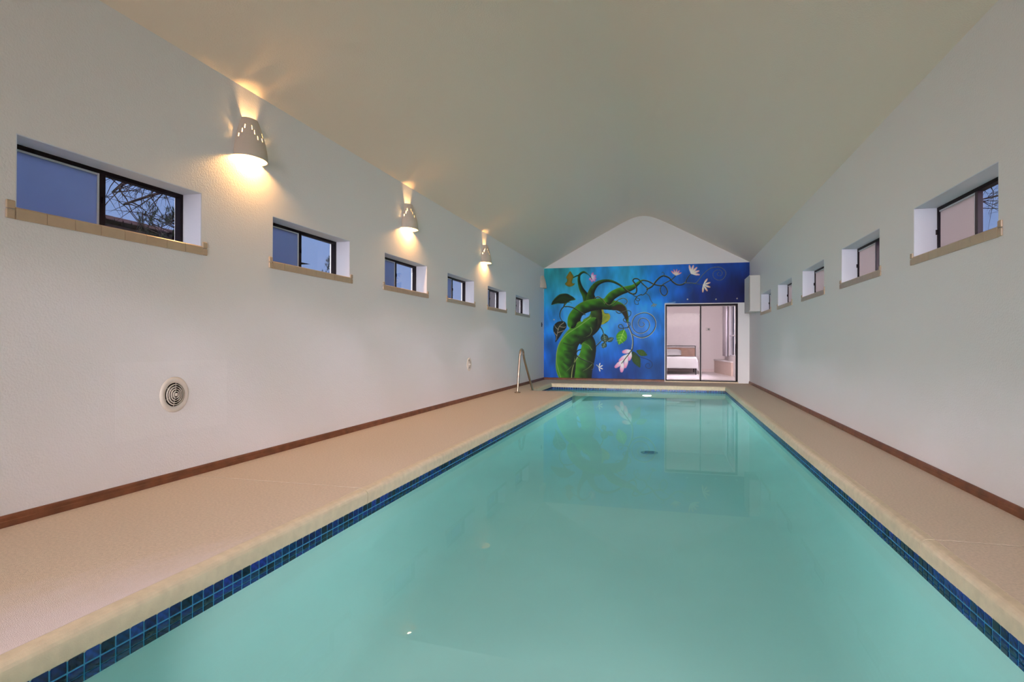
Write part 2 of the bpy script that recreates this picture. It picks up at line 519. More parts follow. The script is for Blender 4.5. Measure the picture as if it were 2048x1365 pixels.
# ---- water body
WATER_GLOSS = 0.33
wm = bpy.data.materials.new('pool_water'); wm.use_nodes = True
t = wm.node_tree; t.nodes.remove(t.nodes['Principled BSDF'])
rf = t.nodes.new('ShaderNodeBsdfRefraction'); rf.inputs['IOR'].default_value = 1.333; rf.inputs['Roughness'].default_value = 0.0
gl = t.nodes.new('ShaderNodeBsdfGlossy'); gl.inputs['Roughness'].default_value = 0.0
fr = t.nodes.new('ShaderNodeFresnel'); fr.inputs[0].default_value = 1.333
fp = t.nodes.new('ShaderNodeMath'); fp.operation = 'MULTIPLY_ADD'; fp.inputs[1].default_value = 0.5; fp.inputs[2].default_value = WATER_GLOSS
fm = t.nodes.new('ShaderNodeMath'); fm.operation = 'MULTIPLY'
mx = t.nodes.new('ShaderNodeMixShader')
t.links.new(fr.outputs[0], fp.inputs[0]); t.links.new(fr.outputs[0], fm.inputs[0]); t.links.new(fp.outputs[0], fm.inputs[1]); t.links.new(fm.outputs[0], mx.inputs[0])
t.links.new(rf.outputs[0], mx.inputs[1]); t.links.new(gl.outputs[0], mx.inputs[2])
t.links.new(mx.outputs[0], t.nodes['Material Output'].inputs['Surface'])
va = t.nodes.new('ShaderNodeVolumeAbsorption')
va.inputs['Color'].default_value = (0.22, 0.93, 0.90, 1); va.inputs['Density'].default_value = 0.21
t.links.new(va.outputs[0], t.nodes['Material Output'].inputs['Volume'])
wout = offset_path([OUT[0]] + OUT[1:], 0.03)
wat = MB().prism(list(reversed(wout)), -2.1, ZWATER).build('pool_water', wm)
tag(wat, 'still clear teal water filling the long pool', 'water')

# ---- baseboards
def bb_prof(): return [(0, 0), (0.016, 0), (0.016, 0.030), (0.012, 0.034), (0.013, 0.050), (0.007, 0.060), (0, 0.063)]
def baseboard(name, p, q, nrm, label):
    mb = MB(); pr = bb_prof(); k = len(pr)
    for e in (p, q):
        for d, z in pr: mb.v.append((e[0] + nrm[0] * d, e[1] + nrm[1] * d, z + 0.0005))
    for j in range(k):
        j2 = (j + 1) % k; mb.f.append((j, j2, k + j2, k + j))
    mb.f.append(tuple(range(k))); mb.f.append(tuple(range(k, 2 * k)))
    return structure(mb.build(name, WOOD), label, 'baseboard')
baseboard('baseboard_left', (XL, YN), (XL, YB), (1, 0), 'brown wooden baseboard under the sconce wall')
baseboard('baseboard_right', (XR, YN), (XR, YB), (-1, 0), 'brown wooden baseboard on the wall opposite the sconces')
baseboard('baseboard_back', (XL, YB), (DX0 - 0.02, YB), (0, -1), 'brown wooden baseboard under the mural')

# ---- windows: bronze sliders set deep in the wall, tan tile sills
FROST_L = mat('frosted_pane_shade_side', (0.185, 0.235, 0.34), rough=0.35, spec=0.4, var=0.05, vscale=5, transl=0.5)  # blue of the sky side is put into the pane colour
FROST_R = mat('frosted_pane_sunny_side', (0.46, 0.43, 0.42), rough=0.5, spec=0.3, transl=0.5)  # lit copy of the pane, its sunny side put into the colour
ALU = mat('pale_sash_edge', (0.60, 0.64, 0.70), rough=0.4, spec=0.5)
DEP = 0.165
def window(num, side, y0, label):
    """side -1: left wall, +1: right wall"""
    xw = XL if side < 0 else XR
    def X(d): return xw + side * d           # d metres outwards from the wall face
    def bx(mb, d0, d1, ya, yb, za, zb):
        xa, xb = sorted((X(d0), X(d1))); return mb.box(xa, xb, ya, yb, za, zb)
    y1 = y0 + WW
    r = structure(empty('window_%d' % num, (xw, (y0 + y1) / 2, WZ0)), label, 'window')
    # reveal lining
    mb = MB(); t = 0.006
    bx(mb, 0.001, DEP + .06, y0, y0 + t, WZ0, WZ1); bx(mb, 0.001, DEP + .06, y1 - t, y1, WZ0, WZ1)
    bx(mb, 0.001, DEP + .06, y0 + t, y1 - t, WZ1 - t, WZ1)
    child(mb.build('reveal', REVEAL), r)
    # frame
    f = 0.026
    mb = MB(); a, b2 = y0 + t, y1 - t; zt = WZ1 - t
    bx(mb, DEP, DEP + .05, a, a + f, WZ0 + .012, zt); bx(mb, DEP, DEP + .05, b2 - f, b2, WZ0 + .012, zt)
    bx(mb, DEP, DEP + .05, a + f, b2 - f, zt - f, zt); bx(mb, DEP, DEP + .05, a + f, b2 - f, WZ0 + .012, WZ0 + .012 + f * .7)
    child(mb.build('frame', BRONZE), r)
    ym = (a + b2) / 2
    za, zb = WZ0 + .012 + f * .7, zt - f
    frost_near = side < 0
    # meeting stile and sash of the sliding half
    fr0, fr1 = (a + f, ym) if frost_near else (ym, b2 - f)
    cl0, cl1 = (ym, b2 - f) if frost_near else (a + f, ym)
    mb = MB(); w = 0.024
    bx(mb, DEP + .006, DEP + .028, fr0, fr0 + w * .6, za, zb) if not frost_near else None
    st = (ym - 0.03, ym + 0.012) if frost_near else (ym - 0.012, ym + 0.03)
    bx(mb, DEP + .002, DEP + .034, st[0], st[1], za, zb)
    child(mb.build('meeting_stile', MAUVE if side > 0 else BRONZE), r)
    mb = MB()
    e0 = st[0] - 0.012 if frost_near else st[1]
    bx(mb, DEP + .004, DEP + .022, e0, e0 + 0.012, za, zb)
    bx(mb, DEP + .006, DEP + .020, fr0, fr1, zb - 0.012, zb)
    child(mb.build('sash_edge', ALU), r)
    mb = MB(); ft, fb = zb - 0.012, za
    if frost_near: bx(mb, DEP + .010, DEP + .014, fr0, e0 - 0.0005, fb, ft)
    else: bx(mb, DEP + .010, DEP + .014, e0 + 0.0125, fr1 - w * .6, fb, ft)
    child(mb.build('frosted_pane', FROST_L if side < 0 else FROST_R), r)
    mb = MB(); bx(mb, DEP + .036, DEP + .040, cl0, cl1, za, zb)
    child(mb.build('clear_pane', GLASS), r)
    mb = MB(); bx(mb, DEP - .012, DEP + .003, (b2 if not frost_near else ym) - 0.018, (b2 if not frost_near else ym) - 0.006, (za + zb) / 2 - .02, (za + zb) / 2 + .02)
    child(mb.build('latch', BRONZE), r)
    # sill: tiles turned over the edge, with upturned end pieces
    n = 8; p = (WW + 0.01) / n
    for i in range(n):
        mb = MB(); ya = y0 - 0.005 + i * p + .0015; yb = ya + p - .003
        xs = [(-0.012, WZ0 - 0.055), (-0.012, WZ0 + 0.004), (-0.006, WZ0 + 0.011), (DEP + .06, WZ0 + 0.011), (DEP + .06, WZ0), (0.0, WZ0), (0.0, WZ0 - 0.055)]
        k = len(xs)
        if i in (0, n - 1):
            pass
        for yy in (ya, yb):
            for d, z in xs: mb.v.append((X(d), yy, z))
        for j in range(k):
            j2 = (j + 1) % k; mb.f.append((j, j2, k + j2, k + j))
        mb.f.append(tuple(range(k))); mb.f.append(tuple(range(k, 2 * k)))
        child(mb.build('sill_tile', SILL), r)
    for ya, yb in ((y0 - 0.052, y0 - 0.0055), (y1 + 0.0055, y1 + 0.052)):
        mb = MB(); bx(mb, -0.012, 0, ya, yb, WZ0 - 0.055, WZ0 - 0.004); bx(mb, -0.012, 0, ya, yb, WZ0 - 0.001, WZ0 + 0.045)
        child(mb.build('sill_end_tile', SILL, bevel=0.006), r)
    return r
ordl = ['nearest', 'second nearest', 'third nearest', 'fourth nearest', 'fifth nearest', 'farthest']
desc = ['with bare branches and pine outside', 'with a tip of pine outside', 'showing plain sky', 'showing plain sky under the third sconce side', 'with a pale house outside', 'beside the mural']
for i in range(6):
    window(i + 1, -1, LWIN[i], 'bronze sliding window, %s on the sconce wall, %s' % (ordl[i], desc[i]))
ordr = ['nearest', 'second nearest', 'third nearest', 'fourth nearest', 'farthest']
for i in range(5):
    window(i + 7, 1, RWIN[i], 'bronze sliding window with white frosted pane, %s on the wall opposite the sconces' % ordr[i])
# ================================================================== MURAL (painted on the end wall, colours held per vertex)
G = 0.0088
mx0, mx1, mz0, mz1 = XL, XR, 0.063, ZW - 0.004
gx = np.linspace(mx0, mx1, int((mx1 - mx0) / G)); gz = np.linspace(mz0, mz1, int((mz1 - mz0) / G))
GX, GZ_ = np.meshgrid(gx, gz)
dX = GX; dY = np.full_like(GX, YB); dZ = GZ_ - CAM_H
dep = dX * CFW.x + dY * CFW.y + dZ * CFW.z
U = 1024 + F_PX * (dX * CRT.x + dY * CRT.y + dZ * CRT.z) / dep
V = 682.5 - F_PX * (dX * CUP.x + dY * CUP.y + dZ * CUP.z) / dep
PXX = (U - 1060) * 4.446; PYY = (V - 500) * 4.446          # sketch units of the painting
IMG = np.zeros(PXX.shape + (3,))
bgc = [(150,200,38,150,160),(150,400,25,130,170),(150,650,20,110,185),(150,900,10,85,165),(150,1100,5,70,155),(280,200,40,150,160),(450,180,40,150,170),(300,330,40,140,170),
 (600,190,25,120,190),(760,230,28,140,190),(900,200,35,150,190),(1000,160,20,130,190),(1100,200,10,100,180),(1250,250,10,95,180),(1500,150,8,75,160),(1700,200,4,50,130),
 (1880,150,5,60,140),(1900,280,2,15,65),(1800,420,2,15,70),(1600,400,2,30,95),(1400,420,3,35,100),(1400,200,8,85,170),(1320,340,5,75,155),(1250,420,8,100,190),(1000,450,20,125,205),(1100,550,15,110,195),
 (700,400,40,140,200),(700,500,60,145,205),(650,750,45,130,200),(900,650,50,120,200),(1000,700,75,130,215),(1000,620,70,130,215),(1160,700,10,100,185),(1100,850,5,80,155),(900,860,8,80,165),(740,900,15,95,180),
 (900,960,5,60,140),(1100,1000,4,65,130),(700,1000,8,75,160),(800,1100,3,50,120),(1150,1100,4,60,125),(600,1100,5,50,120),(330,560,45,135,205),(480,620,60,140,205),(200,1000,5,85,175),(440,900,30,120,200),(1500,350,3,35,105)]
num = np.zeros_like(IMG); den = np.zeros_like(PXX)
for x, y, r_, g_, b_ in bgc:
    w = np.exp(-((PXX - x) ** 2 + (PYY - y) ** 2) / (2 * 85.0 ** 2)) + 1e-9
    num += w[..., None] * np.array([r_, g_, b_], float); den += w
IMG = num / den[..., None]
rs = np.random.RandomState(3)
mott = np.zeros_like(PXX)
for k in range(26):
    fx, fy = rs.normal(0, 0.022), rs.normal(0, 0.016); mott += np.sin(PXX * fx + PYY * fy + rs.uniform(0, 6.28))
streak = np.zeros_like(PXX)
for k in range(20):
    fx, fy = rs.normal(0, 0.12), rs.normal(0, 0.05); streak += np.sin(PXX * fx + PYY * fy + rs.uniform(0, 6.28))
IMG = IMG * (1 + 0.022 * mott[..., None] + 0.008 * streak[..., None])
WR = np.zeros_like(PXX)
for k in range(16):
    fx, fy = rs.normal(0, 0.05), rs.normal(0, 0.05); WR += np.sin(PXX * fx + PYY * fy + rs.uniform(0, 6.28))
WR /= 4.0

def spline(pts, n=10, closed=False):
    P = np.array(pts, float); k = len(P); out = []
    rng = range(k if closed else k - 1)
    for i in rng:
        if closed: p0, p1, p2, p3 = P[(i - 1) % k], P[i], P[(i + 1) % k], P[(i + 2) % k]
        else: p0, p1, p2, p3 = P[max(i - 1, 0)], P[i], P[i + 1], P[min(i + 2, k - 1)]
        for t in np.linspace(0, 1, n, endpoint=False):
            out.append(0.5 * ((2 * p1) + (-p0 + p2) * t + (2 * p0 - 5 * p1 + 4 * p2 - p3) * t * t + (-p0 + 3 * p1 - 3 * p2 + p3) * t ** 3))
    if not closed: out.append(P[-1])
    return np.array(out)
def window_idx(x0, x1, y0, y1):
    m_ = (PXX > x0) & (PXX < x1) & (PYY > y0) & (PYY < y1)
    rows = np.where(m_.any(1))[0]; cols = np.where(m_.any(0))[0]
    if len(rows) == 0 or len(cols) == 0: return None
    return slice(rows[0], rows[-1] + 1), slice(cols[0], cols[-1] + 1)
def blend(sl, a, col):
    IMG[sl] = IMG[sl] * (1 - a[..., None]) + col * a[..., None]
def stroke(pts, shade, n=10, soft=2.0):
    """pts: (x, y, halfwidth); shade(t, s, x, y, w): colours from the offset t in -1..1 and the run s in 0..1"""
    P = spline(pts, n); rmax = P[:, 2].max() + 4
    sl = window_idx(P[:, 0].min() - rmax, P[:, 0].max() + rmax, P[:, 1].min() - rmax, P[:, 1].max() + rmax)
    if sl is None: return
    x, y = PXX[sl], PYY[sl]
    best = np.full(x.shape, 1e9); T = np.zeros_like(x); R_ = np.ones_like(x); SS = np.zeros_like(x)
    for i in range(len(P) - 1):
        a, b = P[i], P[i + 1]; d = b[:2] - a[:2]; L2 = d @ d + 1e-9
        u = np.clip(((x - a[0]) * d[0] + (y - a[1]) * d[1]) / L2, 0, 1)
        r = a[2] + (b[2] - a[2]) * u
        ex, ey = x - (a[0] + d[0] * u), y - (a[1] + d[1] * u)
        dist = np.hypot(ex, ey); sg = np.sign(d[0] * ey - d[1] * ex)
        q = dist - r; m_ = q < best
        best = np.where(m_, q, best); T = np.where(m_, sg * dist / np.maximum(r, .1), T); R_ = np.where(m_, r, R_)
        SS = np.where(m_, (i + u) / (len(P) - 1), SS)
    al = np.clip(0.5 - best / soft, 0, 1)
    blend(sl, al, shade(np.clip(T, -1, 1), SS, x, y, R_))
def mixc(stops, t):
    xs = [s[0] for s in stops]
    return np.stack([np.interp(t, xs, [s[1][c] for s in stops]) for c in range(3)], -1)
def poly(pts, shade, closed_spline=True, soft=2.0):
    P = spline(pts, 8, True) if closed_spline else np.array(pts, float)
    sl = window_idx(P[:, 0].min() - 3, P[:, 0].max() + 3, P[:, 1].min() - 3, P[:, 1].max() + 3)
    if sl is None: return
    x, y = PXX[sl], PYY[sl]
    ins = np.zeros(x.shape, bool); dist = np.full(x.shape, 1e9); k = len(P)
    for i in range(k):
        a, b = P[i], P[(i + 1) % k]
        c = ((a[1] > y) != (b[1] > y)) & (x < (b[0] - a[0]) * (y - a[1]) / (b[1] - a[1] + 1e-12) + a[0]); ins ^= c
        d = b - a; u = np.clip(((x - a[0]) * d[0] + (y - a[1]) * d[1]) / (d @ d + 1e-9), 0, 1)
        dist = np.minimum(dist, np.hypot(x - a[0] - d[0] * u, y - a[1] - d[1] * u))
    sd = np.where(ins, dist, -dist)
    blend(sl, np.clip(0.5 + sd / soft, 0, 1), shade(sd, x, y))
def trunk(hl=1.0, dark=0.0, rev=False):
    def sh(t, s, x, y, w):
        if rev: t = -t
        c = mixc([(-1, (95, 130, 45)), (-.9, (62, 118, 20)), (-.55, (46, 104, 8)), (-.1, (33, 84, 6)), (.3, (20, 54, 6)), (.68, (9, 26, 4)), (1, (5, 14, 6))], t)
        wr = sl_wr(x, y)
        k = 1 + 0.28 * np.clip(wr, -1.2, 1.2) * np.clip(1 - np.abs(t), 0, 1) - dark
        return np.clip(c * k[..., None] * hl, 0, 255)
    return sh
def sl_wr(x, y):
    return np.sin(0.055 * x + 0.02 * y + 1.5 * np.sin(0.02 * x - 0.03 * y)) * 0.7 + np.sin(0.09 * y - 0.05 * x + np.sin(0.03 * x)) * 0.6
def vine(light=(150, 150, 70), mid=(30, 55, 25), dark=(8, 18, 16)):
    def sh(t, s, x, y, w): return mixc([(-1, light), (-.45, mid), (.2, dark), (1, dark)], t)
    return sh
def vine2(t, s, x, y, w): return mixc([(-1, (15, 25, 50)), (-.2, (20, 35, 45)), (.4, (150, 160, 140)), (1, (190, 190, 150))], t)
def W(pts, w0, w1=None):
    k = len(pts); w1 = w0 if w1 is None else w1
    return [(p[0], p[1], w0 + (w1 - w0) * i / max(1, k - 1)) for i, p in enumerate(pts)]
def leaf(a, b, w, c1, c2, vein=None):
    a, b = np.array(a, float), np.array(b, float); d = b - a; n = np.array([-d[1], d[0]]) / np.hypot(*d)
    pts = [a, a + d * .25 + n * w * .8, a + d * .55 + n * w, a + d * .85 + n * w * .45, b, a + d * .85 - n * w * .45, a + d * .55 - n * w, a + d * .25 - n * w * .8]
    c1, c2 = np.array(c1, float), np.array(c2, float)
    def sh(sd, x, y):
        k = np.clip(sd / w, 0, 1)[..., None]; return c1 * (1 - k) + c2 * k
    poly(pts, sh)
    if vein is not None:
        vs = lambda t, s, x, y, w_: np.broadcast_to(np.array(vein, float), x.shape + (3,))
        stroke(W([a, b], 2.4, 1.2), vs)
        for u in (.3, .5, .7):
            for sg in (-1, 1):
                stroke(W([a + d * u, a + d * (u + .16) + n * sg * w * .75], 1.6, .8), vs)
def petal(a, b, r, c1=(235, 225, 225), c2=(205, 120, 165)):
    c1, c2 = np.array(c1, float), np.array(c2, float)
    a = np.array(a, float); b = np.array(b, float)
    def sh(t, s, x, y, w):
        k = np.clip((s - .45) / .55, 0, 1)[..., None] * .9
        return (c1 * (1 - k) + c2 * k) * (1 - .12 * np.abs(t)[..., None])
    m_ = a + (b - a) * .65
    stroke([(a[0], a[1], 2), ((a[0] + m_[0]) / 2, (a[1] + m_[1]) / 2, r * .65), (m_[0], m_[1], r), (b[0], b[1], r * .7)], sh)
def flower(c, d, n, size, c1=(230, 220, 205), c2=(205, 150, 150), spread=1.9):
    an = math.atan2(d[1], d[0])
    for i in range(n):
        q = an + spread * (i / (n - 1) - .5)
        petal(c, (c[0] + math.cos(q) * size, c[1] + math.sin(q) * size), size * .135, c1, c2)

# leaves and shoots behind the stalks
poly([(625,542),(650,533),(664,562),(700,568),(713,600),(690,640),(628,660)], lambda sd, x, y: mixc([(0, (60, 90, 20)), (6, (150, 150, 45)), (30, (110, 130, 40))], sd + 4 * np.sin(x * .1)))
stroke(W([(640,640),(655,600),(690,572)], 3, 1.5), vine((190,180,90),(150,150,60),(90,100,30)))
stroke(W([(622,680),(645,715),(655,750)], 5, 4), vine())
stroke(W([(582,862),(610,835),(635,810)], 4, 4), vine())
for a, b, w in [((655,745),(672,830),34), ((685,815),(745,783),20), ((672,825),(645,875),24)]:
    leaf(a, b, w, (20, 45, 40), (40, 80, 65), (120, 140, 120))
# second stalk, lower right, rising and passing behind the first
stroke([(455,1150,92),(470,1060,86),(500,960,78),(522,880,66),(515,820,62),(480,770,60),(430,720,58),(398,660,57),(395,615,55),(420,560,50)], trunk(1.0))
# far end of the first stalk where it climbs under the arch
stroke([(470,720,90),(545,670,78),(580,620,62),(590,560,50),(585,520,45)], lambda t, s, x, y, w: mixc([(-1, (60, 95, 25)), (-.4, (40, 75, 18)), (.1, (32, 50, 14)), (.6, (28, 32, 12)), (1, (10, 18, 6))], t) * (1 + .2 * sl_wr(x, y)[..., None]))
# first stalk from the lower left
stroke([(330,1150,60),(318,1060,86),(322,960,90),(345,860,88),(395,780,86),(460,725,84),(525,680,70),(570,630,30)], trunk(1.05))
stroke(W([(275,1140),(240,1020),(236,920),(262,830),(330,750),(420,690),(490,640),(540,600)], 2.2, 3.0), lambda t, s, x, y, w: np.broadcast_to(np.array([120, 150, 75.]), x.shape + (3,)), soft=4)
stroke(W([(368,1145),(378,1060),(405,985),(440,940)], 3.0, 2.0), lambda t, s, x, y, w: np.broadcast_to(np.array([150, 160, 90.]), x.shape + (3,)), soft=4)
for pts in [[(325,1080),(365,1040),(395,990),(398,950)], [(480,780),(530,760),(550,720),(540,690)], [(470,1080),(520,1050),(550,1020)], [(470,830),(520,850),(550,890)]]:
    stroke(W(pts, 1, 3), lambda t, s, x, y, w: np.broadcast_to(np.array([105, 125, 60.]), x.shape + (3,)), soft=5)
for pts in [[(300,830),(370,850),(415,830)], [(310,900),(380,905),(410,890)], [(330,960),(385,965),(412,940)], [(300,1000),(350,1030),(390,1010)], [(430,770),(490,775),(520,790)], [(400,760),(450,790),(500,800)]]:
    stroke(W(pts, 2, 9), lambda t, s, x, y, w: np.broadcast_to(np.array([14, 36, 6.]), x.shape + (3,)), soft=14)
# shoots from the arch
stroke([(520,470,46),(495,410,30),(458,350,20),(438,290,14),(436,240,11),(450,212,10),(480,198,9),(512,215,4)], trunk(.75))
stroke([(440,225,7),(410,235,5),(385,248,4)], trunk(.7))
stroke([(545,455,48),(540,400,32),(560,345,26),(600,300,20),(660,277,14),(720,278,11),(780,302,9),(830,335,7)], trunk(.7))
# the arch itself and its tapering end
stroke([(372,660,40),(385,610,48),(420,560,50),(480,515,52),(560,490,52),(640,482,50),(720,490,46),(780,500,40),(820,522,34),(845,560,24),(860,605,16),(868,650,8)], trunk(1.0, rev=False))
stroke([(740,520,14),(790,512,26),(820,522,30),(845,560,20),(862,610,12)], lambda t, s, x, y, w: np.broadcast_to(np.array([42, 32, 14.]), x.shape + (3,)), soft=16)
poly([(468,585),(490,575),(478,610),(468,635),(455,640),(455,610)], lambda sd, x, y: np.broadcast_to(np.array([75, 145, 205.]), x.shape + (3,)))
poly([(415,925),(425,865),(445,835),(452,870),(448,905),(430,940)], lambda sd, x, y: np.broadcast_to(np.array([60, 140, 210.]), x.shape + (3,)))
# big branch to the upper right
stroke([(690,455,38),(735,405,38),(800,370,34),(860,352,29),(915,332,22),(955,303,15),(985,278,9),(1005,270,5)], trunk(1.05))
# thin vines of the upper right
up = vine((140,140,80),(40,60,40),(8,16,22))
stroke(W([(830,335),(870,370),(910,392),(940,385),(948,350),(935,305),(915,275),(930,257),(965,262),(1000,300),(1050,345)], 7, 5), up)
stroke(W([(1005,270),(1050,280),(1100,305),(1150,318),(1190,318),(1215,345),(1222,380),(1200,408),(1172,395),(1158,355),(1172,318),(1215,288),(1262,262),(1297,228)], 6, 3.5), up)
stroke(W([(1040,350),(1085,325),(1120,280),(1155,245),(1190,232),(1235,248),(1270,285),(1310,310),(1350,310),(1385,290)], 7, 6), up)
stroke(W([(1385,290),(1400,250),(1432,212)], 4, 3), up)
stroke(W([(1190,232),(1192,212),(1180,198),(1172,208)], 2.6, 1.4), up)
stroke(W([(1370,296),(1430,296),(1472,297),(1500,270),(1540,220),(1590,175),(1640,155),(1695,158),(1735,190),(1738,225),(1710,262),(1670,268),(1635,245),(1628,210),(1650,185),(1685,180),(1708,200),(1700,225),(1675,230),(1665,212),(1682,202)], 3.4, 1.6), vine((120,130,110),(95,105,90),(40,60,80)))
stroke(W([(1430,296),(1490,305),(1540,312)], 2.5, 2), vine((90,110,60),(70,90,50),(30,50,50)))
stroke(W([(1395,335),(1430,330),(1448,355),(1430,388),(1405,380)], 1.8, 1.4), vine((50,80,120),(40,70,110),(20,50,90)))
stroke(W([(1050,348),(1030,382),(1005,402),(975,402),(950,420),(940,440),(962,455),(975,440),(950,430),(930,450),(935,480),(962,485),(960,465)], 4, 2), up)
stroke(W([(910,395),(940,415),(965,408),(990,395)], 4, 3), up)
stroke(W([(1030,385),(1060,410),(1075,450),(1098,482)], 2.8, 2), up)
flower((1098,480), (.3, 1), 4, 30, (120,130,110), (110,120,90))
flower((1297,228), (.15, -1), 5, 52, (215,200,190), (200,90,120))
flower((1432,212), (.7, -.75), 5, 72, (235,220,205), (215,160,165))
flower((1540,312), (.75, .25), 5, 62, (235,225,205), (200,150,120), 2.6)
# top left: ochre leaf, pink blossom
poly([(322,245),(340,212),(358,191),(376,215),(387,235),(380,262),(374,285),(382,300),(400,298),(385,318),(355,329),(328,322),(311,302),(326,284),(330,266)], lambda sd, x, y: mixc([(0, (70, 90, 25)), (5, (100, 95, 15)), (22, (125, 100, 20))], sd + 4 * np.sin(x * .13 + y * .09)))
for d in ((.3, -1.0), (.95, -.5), (1, .15), (.75, .6), (.1, .75), (-.45, .35)):
    petal((548, 245), (548 + d[0] * 36, 250 + d[1] * 42), 11, (225, 205, 225), (170, 90, 170))
stroke(W([(508,212),(530,230),(550,262)], 4, 3), vine((60,110,110),(40,90,80),(20,50,60)))
# left: dark fan leaf, stem, heart leaf
stroke(W([(312,478),(306,503),(345,505),(390,518),(440,548),(492,578)], 6, 4), up)
stroke(W([(306,503),(280,530),(266,570),(270,605),(292,640)], 5, 3.5), up)
stroke(W([(312,490),(335,468),(362,468),(368,480)], 2.4, 1.5), up)
poly([(190,489),(205,450),(240,412),(280,391),(340,394),(405,440),(360,456),(318,478),(262,478),(220,484)], lambda sd, x, y: mixc([(0, (50, 85, 45)), (5, (12, 30, 14)), (30, (24, 48, 14))], sd + 5 * np.sin(x * .07 + y * .12)))
poly([(292,635),(318,650),(324,688),(290,735),(262,778),(226,822),(228,775),(208,722),(212,675),(245,642)], lambda sd, x, y: mixc([(0, (10, 35, 45)), (6, (12, 22, 22)), (40, (30, 42, 30))], sd))
lv = lambda t, s, x, y, w: np.broadcast_to(np.array([140, 130, 110.]), x.shape + (3,))
for pts in [[(300,648),(262,680),(246,730),(232,805)], [(252,710),(228,690),(218,668)], [(262,682),(300,690),(318,684)], [(246,738),(290,722),(300,715)], [(240,765),(222,745),(214,730)]]:
    stroke(W(pts, 3, 1.6), lv)
# middle: thin stem, tendrils, spiral, green leaf
stroke(W([(866,645),(880,690),(905,750),(915,810),(912,860),(905,895)], 6, 7), vine2)
stroke(W([(915,752),(950,772),(1000,782),(1060,760),(1105,710),(1118,650),(1095,595),(1045,564),(990,564),(935,590),(908,645),(915,700),(950,735),(995,742),(1040,720),(1063,675),(1052,632),(1015,608),(980,614),(962,645),(972,678),(1000,686),(1018,664),(1004,644)], 5.5, 2.5), vine2)
tn = vine((130,140,100),(50,75,60),(10,25,40))
stroke(W([(765,548),(790,565),(830,552),(870,540),(896,552),(893,582),(872,602)], 4, 3), tn)
stroke(W([(842,608),(830,625),(850,642),(882,645),(890,668),(872,685)], 4, 3), tn)
stroke(W([(880,690),(850,696),(815,700),(790,692),(790,670),(812,664),(828,685),(832,712)], 4, 3), tn)
stroke(W([(578,428),(605,418),(640,438),(690,490),(735,483),(785,445),(830,430),(860,445),(862,470),(842,488)], 4.5, 3), vine((165,160,95),(100,110,60),(20,35,20)))
leaf((838,712), (790,842), 48, (60, 130, 20), (90, 165, 40), (165, 200, 90))
# lower right: blossoms, leaves, tendril
leaf((912,905), (978,1048), 36, (25, 55, 25), (50, 75, 12), (30, 60, 20))
leaf((948,898), (1042,938), 27, (40, 75, 20), (62, 90, 15), (35, 60, 20))
stroke(W([(925,925),(985,955),(1045,975),(1082,1000),(1086,1035),(1060,1057),(1030,1045),(1032,1018),(1058,1010),(1064,1032)], 3, 2), vine((40,70,110),(20,45,80),(8,30,60)))
for a, b in [((905,897),(832,908)), ((898,905),(880,975)), ((880,925),(802,985)), ((865,945),(846,1040)), ((842,975),(764,1040)), ((825,1000),(815,1078))]:
    petal(a, b, 19)
stroke(W([(908,885),(885,920),(850,965),(815,1010)], 5, 3), vine((90,90,50),(60,60,30),(30,40,20)))
flower((612,1045), (1, 0), 4, 36, (235, 235, 215), (225, 215, 190), 2.6)
stroke(W([(592,1024),(612,1045)], 3, 3), vine((220,215,190),(200,200,170),(120,130,90)))
# tendril around the right stalk
stroke(W([(452,888),(425,898),(412,928),(432,955),(490,985),(545,1005),(565,1025),(558,1055),(545,1062)], 5, 4), vine((120,120,80),(30,50,40),(6,14,20)))
# bare plaster scuff over the door corner
stroke(W([(1205,478),(1250,474),(1290,466)], 6, 3), lambda t, s, x, y, w: np.broadcast_to(np.array([150, 165, 185.]), x.shape + (3,)), soft=12)

IMG = np.clip(IMG, 0, 255) / 255.0
LINC = np.where(IMG <= 0.04045, IMG / 12.92, ((IMG + 0.055) / 1.055) ** 2.4)
LINC = np.clip(LINC * 1.5, 0.0, 0.95)         # pigment, brighter than its tone in the dim room
ny_, nx_ = PXX.shape
vco = np.stack([GX, np.full_like(GX, YB - 0.0015), GZ_], -1).reshape(-1, 3)
ii, jj = np.meshgrid(np.arange(nx_ - 1), np.arange(ny_ - 1))
a0 = (jj * nx_ + ii); quads = np.stack([a0, a0 + 1, a0 + nx_ + 1, a0 + nx_], -1)
cxm = (GX[:-1, :-1] + GX[1:, 1:]) / 2; czm = (GZ_[:-1, :-1] + GZ_[1:, 1:]) / 2
keep = ~((cxm > DX0 - 0.02) & (czm < DZ + 0.022))
quads = quads[keep]
used, inv = np.unique(quads.reshape(-1), return_inverse=True)
vco = vco[used]; quads = inv.reshape(-1, 4); cols = LINC.reshape(-1, 3)[used]
me = bpy.data.meshes.new('mural')
me.vertices.add(len(vco)); me.vertices.foreach_set('co', vco.ravel().astype(np.float32))
me.loops.add(quads.size); me.loops.foreach_set('vertex_index', quads.ravel().astype(np.int32))
me.polygons.add(len(quads)); me.polygons.foreach_set('loop_start', (np.arange(len(quads)) * 4).astype(np.int32))
me.update(calc_edges=True); me.validate()
ca = me.color_attributes.new('paint', 'FLOAT_COLOR', 'POINT')
ca.data.foreach_set('color', np.concatenate([cols, np.ones((len(cols), 1))], 1).ravel().astype(np.float32))
mm = bpy.data.materials.new('mural_paint'); mm.use_nodes = True
t = mm.node_tree; b = t.nodes['Principled BSDF']
at = t.nodes.new('ShaderNodeVertexColor'); at.layer_name = 'paint'
t.links.new(at.outputs[0], b.inputs['Base Color']); b.inputs['Roughness'].default_value = 0.55; b.inputs['Specular IOR Level'].default_value = 0.25
me.materials.append(mm)
mur = bpy.data.objects.new('wall_mural', me); COL.objects.link(mur)
